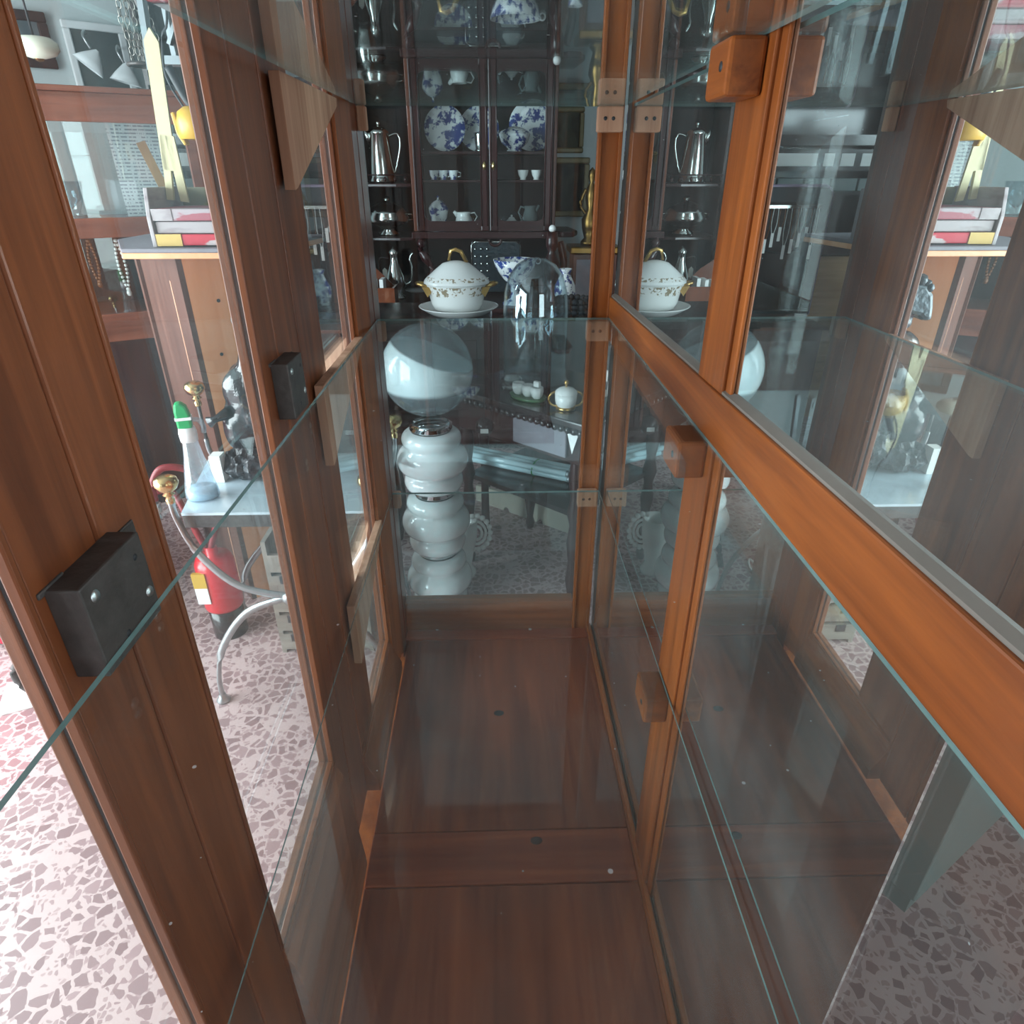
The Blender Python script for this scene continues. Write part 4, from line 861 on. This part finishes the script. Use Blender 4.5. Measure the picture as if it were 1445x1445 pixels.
# chipped box
ztop = zt+.0165
a, b = W(207, 340, 2.0), W(335, 340, 2.0)
t = thing('painted_tray_box', 'wooden box of chipped red, pink and yellow painted boards on the counter', 'box', (a.x, 2.03, ztop), .02)
BW = .30
hh = W(205, 265, 2.02).z-ztop
MB().prism([(0,0),(.26,0),(.26,hh),(.02,hh),(.0,hh*.5)], -.0, .012, 'x').build('end_panel', 'whchip', t, bevel=.002)
MB().prism([(0,0),(.26,0),(.26,hh*.95),(.02,hh*.95),(.0,hh*.5)], BW, BW+.012, 'x').build('end_panel', 'whchip', t, bevel=.002)
MB().box(.012,BW,.245,.26,0,hh*.98).build('back_panel', 'olive', t)
h3 = hh*.66/3
MB().box(.016,BW-.002,.002,.23,.004,h3*1.0).build('drawer_board', 'redchip', t, bevel=.003)
MB().box(.014,.085,-.001,.004,.003,h3*1.02).build('yellow_patch', 'yellowchip', t)
MB().box(.016,BW-.002,.010,.232,h3*1.06,h3*1.98).build('drawer_board', 'whchip', t, bevel=.003)
MB().box(.016,BW-.002,.006,.234,h3*2.04,h3*2.96).build('drawer_board', 'pinkchip', t, bevel=.003)
MB().box(.014,.07,.004,.008,h3*2.05,h3*2.95).build('bare_patch', 'whchip', t)
# lath
a, b = W(246, 283, 2.16), W(213, 58, 2.12)
m = MB(); u = (b-a).normalized(); r = Vector((1,0,0))-u*u.x; r.normalize(); fw = .019
fr_ = u.cross(r)
t = thing('pointed_lath', 'long yellowed wooden lath with pointed tip leaning upright in the painted box', 'lath', a)
def quadbar(name, p0, p1, w0, th, tip, mat):
    m = MB(); L = p1-p0
    pts = [p0-r*w0, p0+r*w0, p1+r*w0]+([p1+u*tip] if tip else [])+[p1-r*w0]
    lo = [m.bm.verts.new(p-a) for p in pts]; hi = [m.bm.verts.new(p-a+fr_*th) for p in pts]
    m.bm.faces.new(lo[::-1]); m.bm.faces.new(hi)
    for i in range(len(pts)): m.bm.faces.new((lo[i], lo[(i+1)%len(pts)], hi[(i+1)%len(pts)], hi[i]))
    m.build(name, mat, t)
quadbar('lath', a+u*.08, b, fw, .008, .03, 'ylath')
quadbar('lower_piece', a-r*.012, a+u*.17-r*.004, .010, .012, 0, 'ylath')
quadbar('lower_piece', a+r*.03, a+u*.17+r*.012, .012, .008, 0, 'ylath')
# yellow clamp lamp shade hanging
p = W(275, 172, 2.0)
t = thing('yellow_scoop', 'yellow plastic scoop hanging on a wire above the painted box', 'scoop', (p.x, 2.0, p.z))
MB().lathe([(0.0,.036),(.022,.034),(.04,.022),(.046,.0),(.045,-.04),(.043,-.04),(.042,0),(.03,.022),(0,.03)], (0,0,0), 28, 1, .8).build('cup', 'yellow', t, True)
MB().prism([(-.055,.02),(-.045,.022),(-.035,-.03),(-.028,-.052),(-.036,-.055),(-.05,-.028)], -.012, .012, 'y').build('lip', 'yellow', t, bevel=.003)
MB().tube(smoothpath([(-.02,0,.03),(-.05,0,.1),(-.04,0,.18),(-.01,0,.30),(0,0,1.0)]), .003, 6).build('wire', 'frameb', t, True)
MB().tube(smoothpath([(.0,0,.035),(-.015,0,.06),(-.04,0,.12)]), .011, 8).build('cord_sleeve', 'frameb', t, True)
# step ladder
t = thing('step_ladder', 'small aluminium step ladder with teal top hung from the ceiling above the counter', 'ladder', (-1.00, 2.72, 1.80), .1)
for q in (-1, 1):
    MB().beam((q*.14,-.08,0), (q*.10,.0,.88), .018, .045, (0,1,0)).build('side_rail', 'alu', t)
    MB().beam((q*.12,.14,.06), (q*.10,.03,.85), .016, .035, (0,1,0)).build('rear_leg', 'alu', t)
    MB().tube([(q*.1,0,.9),(q*.1,0,HC-1.801)], .003, 6).build('hanging_cord', 'frameb', t)
for k in range(4):
    z = .03+k*.2; q = z/.88; MB().box(-.14+.04*q,.14-.04*q,-.11+.08*q,-.05+.08*q,z-.012,z+.012).build('step', 'alu', t)
MB().beam((-.12,.1,.1),(.11,.07,.5),.012,.03,(0,1,0)).build('brace', 'alu', t)
MB().box(-.15,.15,-.06,.1,.87,.91).build('top_plate', 'teal', t, bevel=.005)

# ------------------------------------------------------------------ glass-front vitrine turned towards us, back left
vc = W(150, 250, 3.05); va = math.atan2(pd.y, pd.x)*.75
t = thing('jewellery_vitrine', 'old brown glass-fronted vitrine with a broad top rail in the back left corner', 'vitrine', (vc.x, vc.y, 0), va)
zt0, zt1, zt2, zt3, zt4 = W(150,130,3.05).z, W(150,172,3.05).z, W(150,307,3.05).z, W(150,335,3.05).z, W(170,440,3.05).z
def V(name, mat, x0, x1, y0, y1, z0, z1, bev=.003): return MB().box(x0,x1,y0,y1,z0,z1).build(name, mat, t, bevel=bev)
V('top_rail', 'vit', -.75, .42, 0, .04, zt1, zt0); V('middle_rail', 'vit', -.75, .33, 0, .04, zt3, zt2); V('lower_rail', 'vit', -.75, .33, 0, .05, zt4-.12, zt4)
V('stile', 'vit', .33, .42, 0, .04, 0, zt1); V('stile', 'vit', -.83, -.75, 0, .04, 0, zt0)
V('lower_panel', 'mah', -.75, .33, .015, .035, .0, zt4-.12); V('back_panel', 'mah', -.83, .42, .42, .44, 0, zt2-.03); V('back_pane', 'thin', -.83, .42, .428, .432, zt2-.03, zt1-.02, 0)
V('top_board', 'vit', -.85, .44, -.015, .45, zt0, zt0+.02); V('side_panel', 'vit', .40, .42, .04, .42, 0, zt1); V('side_panel', 'vit', -.83, -.81, .04, .42, 0, zt1)
V('shelf', 'vit', -.81, .40, .045, .41, zt2-.03, zt2-.005); V('shelf', 'vit', -.81, .40, .055, .41, zt4-.03, zt4-.005)
V('pane', 'thin', -.75, .33, .02, .024, zt2, zt1, 0); V('pane', 'thin', -.75, .33, .02, .024, zt4, zt3, 0)
Rz = Matrix.Rotation(va, 3, 'Z')
def VL(x, y, z): q = Rz @ Vector((x,y,0)); return Vector((vc.x+q.x, vc.y+q.y, z))
q = VL(.16,.15,zt2)
tag(MB().box(-.11,.11,-.002,.002,0,zt1-zt2+.02).build('printed_sheet', 'printed', None, loc=(q.x,q.y,zt2-.004), rot=(-.12,0,va)), 'white printed price sheet standing inside the vitrine', 'sheet')
q = VL(.245,.07,zt2)
tag(MB().box(-.018,.018,-.008,.008,0,.30).build('pine_slat', 'rawx', None, loc=(q.x,q.y,zt2-.004), rot=(0,-.28,va)), 'pale pine slat leaning beside the printed sheet in the vitrine', 'slat')
for k, (x, r_, h_, lab) in enumerate(((-.30,.055,.20,'tall faceted crystal vase added for the reflections in the vitrine glass, left of the sheet'),(-.16,.07,.14,'wide crystal bowl added for the reflections in the vitrine glass, beside the crystal vase'))):  # crystal pieces added in place of the shop reflections on the vitrine glass
    q = VL(x,.16,zt2-.004)
    tag(MB().lathe([(0,0),(r_*.7,0),(r_*.5,.02),(r_*.8,h_*.5),(r_,h_),(r_*.92,h_),(r_*.7,h_*.5),(0,.03)], (0,0,0), 12).build('reflection_crystal', 'dome', None, True, loc=q), lab, 'vase')
q = VL(-.52,.14,zt2-.004)
tag(MB().box(-.10,.10,-.002,.002,0,.07).build('white_card', 'paper', None, loc=q, rot=(-.2,0,va)), 'small blank white card at the front of the vitrine shelf', 'card')
for k in range(8):
    x = -.55+k*.105; top = zt3-.012-.004*(k%3); ln = [.16,.2,.13,.24,.18,.22,.15,.2][k]
    m = MB(); q = VL(x, .1, 0)
    n = 13
    for s in (-1, 1):
        for i in range(n): m.ball((s*.016*math.sin(math.pi*i/(n-1)*.9+.15), 0, top-ln*i/n), .0075, (1,1,1), 8)
    m.ball((0,0,top-ln), .012, (1,1,1.3), 8)
    tag(m.build('bead_necklace', ['bead','beadb','beadp','bead','beadb','bead','beadp','bead'][k], None, True, loc=(q.x,q.y,0)), ['first','second','third','fourth','fifth','sixth','seventh','eighth'][k]+' necklace from the left hanging in the lower vitrine', 'necklace', 'necklaces in the vitrine')
q = VL(.18,.12,zt4-.005)
t2 = thing('white_figurine', 'small white ceramic lady figurine standing in the lower vitrine', 'figurine', q)
MB().lathe([(0,0),(.035,0),(.03,.03),(.016,.06),(.022,.085),(.012,.1),(0,.1)], (0,0,0), 20).build('body', 'white', t2, True)
MB().ball((0,0,.112), .015).build('head', 'white', t2, True)
MB().lathe([(0,.124),(.012,.124),(.02,.12)], (0,0,0), 12).build('hat', 'white', t2, True)
# pictures on the angled wall
def wallpos(px, py, off=.03):
    d = ray(px, py); o = Vector((0,0,CAMZ)); tt = ((pa-o).dot(pn)+off)/d.dot(pn); return o+d*tt
def wpicture(px0, py0, px1, py1, fr, cv, label, fw):
    a, b = wallpos(px0, py0), wallpos(px1, py1); w_ = (Vector((b.x-a.x, b.y-a.y, 0))).length; h_ = a.z-b.z
    t = thing('framed_picture', label, 'picture', (a.x, a.y, b.z), math.atan2(pd.y, pd.x))
    m = MB(); m.box(0,w_,0,.025,0,fw); m.box(0,w_,0,.025,h_-fw,h_); m.box(0,fw,0,.025,fw,h_-fw); m.box(w_-fw,w_,0,.025,fw,h_-fw); m.build('frame', fr, t, bevel=.006)
    MB().box(fw*.9,w_-fw*.9,.01,.018,fw*.9,h_-fw*.9).build('canvas', cv, t)
wpicture(-10, 8, 84, 98, 'mah', 'pict4', 'grey seascape in a dark wooden frame behind the opal pendant', .045)
wpicture(84, 26, 200, 150, 'wframe', 'pict3', 'large dark painting in a white frame on the angled wall', .035)
p = W(52, 70, 2.75)
t = thing('pendant_lamp', 'cream opal pendant lamp in front of the grey seascape', 'pendant lamp', (p.x, 2.75, p.z))
MB().lathe([(0,-.028),(.02,-.026),(.055,-.016),(.07,.0),(.068,.02),(.05,.034),(.02,.038),(0,.038)], (0,0,0), 32).build('shade', 'opalw', t, True)
MB().lathe([(0,-.036),(.012,-.032),(.016,-.026)], (0,0,0), 12).build('finial', 'brass', t, True)
MB().tube([(0,0,.036),(0,0,HC-p.z-.001)], .004, 6).build('cord', 'frameb', t, True)
for k, (px, py, q) in enumerate(((131, 82, .7), (178, 102, .25))):
    p = wallpos(px, py, .16)
    t = thing('frosted_lamp_shade', ['left','right'][k]+' frosted white wing-shaped glass shade in front of the dark painting', 'lamp shade', p, va)
    MB().lathe([(.008,.045),(.02,.03),(.05,-.01),(.075,-.05),(.072,-.05),(.045,-.008),(.016,.028)], (0,0,0), 20, 1, .5).build('shade', 'wframe', t, True, rot=(0,q,0))
    MB().tube(smoothpath([(0,0,.04),(-.02,0,.09),(-.01,.05,.12),(0,.125,.12)]), .006, 8).build('arm', 'steel', t, True)
# chandelier chains
p = W(203, 92, 2.8)
t = thing('hanging_chains', 'bunch of old chandelier chains hanging beside the white-framed painting', 'chains', (p.x, 2.8, p.z))
for k in range(6):
    m = MB(); x0 = -.035+.015*k
    n = int((HC-p.z)/.022)
    for i in range(n):
        z = .02+i*.022; c = (x0-.03*i/n+.006*math.sin(i*.9+k), .01*k, z)
        m.tube(arc(c, .0085, 0, 2*math.pi, 7, 'xz' if i%2 else 'yz', 1.7)[:-1], .0022, 4, True)
    m.build('chain', 'chain', t, True)
MB().tube(arc((0,0,0), .05, 0, 2*math.pi, 20, 'xy')[:-1], .006, 6, True).build('ring', 'iron', t, True)
p = W(208, 40, 2.7)
t = thing('iron_branch_hook', 'dark branching iron hook hanging from the ceiling by the ladder', 'hook', (p.x, 2.7, p.z))
MB().tube(smoothpath([(0,0,HC-p.z-.001),(.01,0,.25),(-.02,0,.1),(.01,0,0),(.02,0,-.03),(.012,0,-.06)]), .008, 8).build('stem', 'iron', t, True)
MB().tube(smoothpath([(-.015,0,.1),(-.06,0,.14),(-.07,0,.19)]), .007, 8).build('branch', 'iron', t, True)
# flower pot on the vitrine
q = VL(-.28, .22, zt0+.021)
tag(MB().lathe([(0,0),(.05,0),(.075,.07),(.08,.07),(.08,.085),(.07,.085),(.045,.02),(0,.02)], (0,0,0), 24).build('dark_pot', 'teal', None, True, loc=q), 'small dark pot on top of the brown vitrine', 'pot')

# ------------------------------------------------------------------ things seen in the mirror: labelled shelf and jewellery frame
Ym = 4.2
a, b = MW(1070, 175, Ym), MW(1232, 350, Ym)
t = thing('label_shelf', 'dark shelf unit with pale labels and a row of grey boxes', 'shelf', ((a.x+b.x)/2, Ym, 0))
w_ = abs(a.x-b.x)/2+.03
zr = [MW(1150, y, Ym).z for y in (150, 190, 205, 222, 252, 270, 345, 360)]
MB().box(-w_, w_, .25, .27, .0, zr[0]+.5).build('back_panel', 'black', t)
MB().box(-w_, w_, .0, .25, zr[0]+.02, zr[0]+.09).build('board', 'backb', t)
MB().box(-w_, w_, .0, .25, zr[2]-.0, zr[1]+.0).build('board', 'black', t)
MB().box(-w_, w_, .0, .25, zr[5]-.02, zr[5]).build('board', 'black', t)
MB().box(-w_, w_, .0, .25, zr[7], zr[6]).build('board', 'mah', t)
for s in (-1, 1): MB().box(s*w_-.012, s*w_+.012, 0, .27, 0, zr[0]+.5).build('side_panel', 'mah', t)
MB().box(-w_+.012, w_-.012, .02, .25, 0, zr[7]-.01).build('lower_panel', 'rawx', t)
for x0, x1 in ((.04,.30),(-.06,.0),(-.18,-.10),(-.38,-.22)):
    MB().box(x0, x1, -.004, 0.0, zr[3]-.045, zr[3]+.02).build('label', 'paper', t)
MB().box(-w_, w_, -.003, 0.02, zr[3]-.07, zr[3]+.04).build('label_strip', 'black', t)
for k in range(6):
    tag(MB().box(-.075,.075,0,.16,0,zr[4]-zr[5]).build('grey_box', 'grey2', None, bevel=.003, loc=(t.location.x+w_-.12-k*.162, Ym+.02, zr[5]+.001)), ['first','second','third','fourth','fifth','sixth','seventh'][k]+' grey card box from the near end of the labelled shelf', 'box', 'grey boxes on the labelled shelf')
# jewellery frame
Yj = 3.72
a, b = MW(1178, 264, Yj), MW(1050, 262, Yj); bt = MW(1130, 445, Yj)
zt_, zb_ = a.z, 0.75
wj = .235
t = thing('necklace_display', 'large black rounded frame with lilac rim hung with necklaces, seen in the mirror', 'frame', (a.x+wj, Yj, zb_))
H = zt_-zb_
def rr(w, h, r, z0=0):
    out = []
    for cx, cz, a0 in ((w-r, h-r, 0), (-w+r, h-r, math.pi/2), (-w+r, r, math.pi), (w-r, r, 1.5*math.pi)):
        for i in range(7):
            q = a0+i*math.pi/12; out.append((cx+r*math.cos(q), z0+cz+r*math.sin(q)))
    return out
o1, i1 = rr(wj, H, .05), rr(wj-.055, H-.13, .02, .06)
m = MB(); n = len(o1)
vo = [[m.bm.verts.new((p[0], y, p[1])) for p in pts] for pts, y in ((o1,0),(i1,0),(i1,.03),(o1,.03))]
for A, Bq in ((0,1),(1,2),(2,3),(3,0)):
    for i in range(n): m.bm.faces.new((vo[A][i], vo[A][(i+1)%n], vo[Bq][(i+1)%n], vo[Bq][i]))
m.build('frame', 'frameb', t)
m = MB(); m.tube([(p[0]*1.012, .018, p[1]+(.004 if p[1] > H/2 else -.0)) for p in o1], .010, 8, True); m.build('lilac_rim', 'lilac', t, True)
MB().box(-wj+.05, wj-.05, .02, .028, .05, H-.06).build('backing', 'backb', t)
MB().box(-wj+.05, wj-.05, -.012, 0, H-.10, H-.085).build('hanging_rail', 'silver', t)
for k in range(10):
    x = wj-.07-k*.036; ln = .10+.03*((k*7)%4)
    t2 = thing('tagged_necklace', ['first','second','third','fourth','fifth','sixth','seventh','eighth','ninth','tenth','eleventh','twelfth','last'][k]+' tagged chain along the rail of the black frame', 'necklace', (t.location.x+x, Yj-.016, zb_+H-.10), 0, 'chains in the black frame')
    MB().tube(smoothpath([(-.012,0,0),(-.014,0,-ln*.6),(0,0,-ln),(.014,0,-ln*.6),(.012,0,0)]), .0022, 5).build('chain', 'bead' if k%2 else 'beadb', t2, True)
    MB().box(-.008,.008,-.003,-.001,-ln-.06,-ln+.01).build('white_tag', 'paper', t2)
MB().tube(smoothpath([(-.1,-.01,H-.3),(0,-.012,H-.32),(.15,-.012,H-.29)]), .004, 6).build('cord', 'frameb', t, True)
t2 = thing('jewellery_stand', 'brown cabinet below the black jewellery frame', 'cabinet', (t.location.x, Yj+.02, 0))
MB().box(-.27,.20,-.16,.2,0,.73).build('body', 'brown', t2, bevel=.004); MB().box(-.29,.215,-.18,.22,.73,.749).build('top', 'vit', t2, bevel=.003)

# ------------------------------------------------------------------ far left: red cloth table and iron ring
p = WZ(10, 925, 0)
t = thing('red_cloth_table', 'table under a bright red cloth at the far left edge', 'table', (-2.04, 2.12, 0), -.06)
m = MB(); n = 60; ringt, ringb = [], []
for i in range(n):
    q = i/n*2*math.pi; cxx = max(-.4, min(.4, .62*math.cos(q))); cyy = max(-.26, min(.26, .45*math.sin(q)))
    k = 1+.05*math.sin(i*1.9)
    ringt.append(m.bm.verts.new((cxx,cyy,.74))); ringb.append(m.bm.verts.new((cxx*1.04*k,cyy*1.05*k,.05)))
m.bm.faces.new(ringt)
for i in range(n): m.bm.faces.new((ringb[i], ringb[(i+1)%n], ringt[(i+1)%n], ringt[i]))
m.build('red_cloth', 'redcloth', t, True, solid=.004)
MB().box(-.38,.38,-.25,.25,.71,.735).build('table_top', 'brown', t)
for x in (-.34,.34):
    for y in (-.21,.21): MB().box(x-.02,x+.02,y-.02,y+.02,0,.71).build('leg', 'brown', t)
p = WZ(58, 965, .05)
t = thing('iron_ring_stand', 'black wrought iron ring lying on a white sheet by the cabinet door', 'iron ring', (p.x, p.y, .006))
MB().tube(arc((0,0,.075), .07, 0, 2*math.pi, 24, 'xz')[:-1], .012, 8, True).build('ring', 'iron', t, True)
tag(MB().box(-.12,.12,-.08,.08,.0005,.004).build('white_sheet', 'paper', None, loc=(p.x-.02, p.y+.03, 0), rot=(0,0,.4)), 'white sheet of paper on the terrazzo under the iron ring', 'sheet')

t = thing('grey_side_cabinet', 'pale grey-green painted cabinet on the floor at the lower right, outside the glass', 'cabinet', (.92, .84, 0), math.radians(31))
MB().box(0, .9, 0, .4, .06, .70).build('body', 'greyg', t, bevel=.004)
MB().box(.01, .89, .01, .39, 0, .06).build('plinth', 'greyg', t)
MB().box(-.01, .91, -.01, .41, .70, .72).build('top', 'greyg', t, bevel=.003)
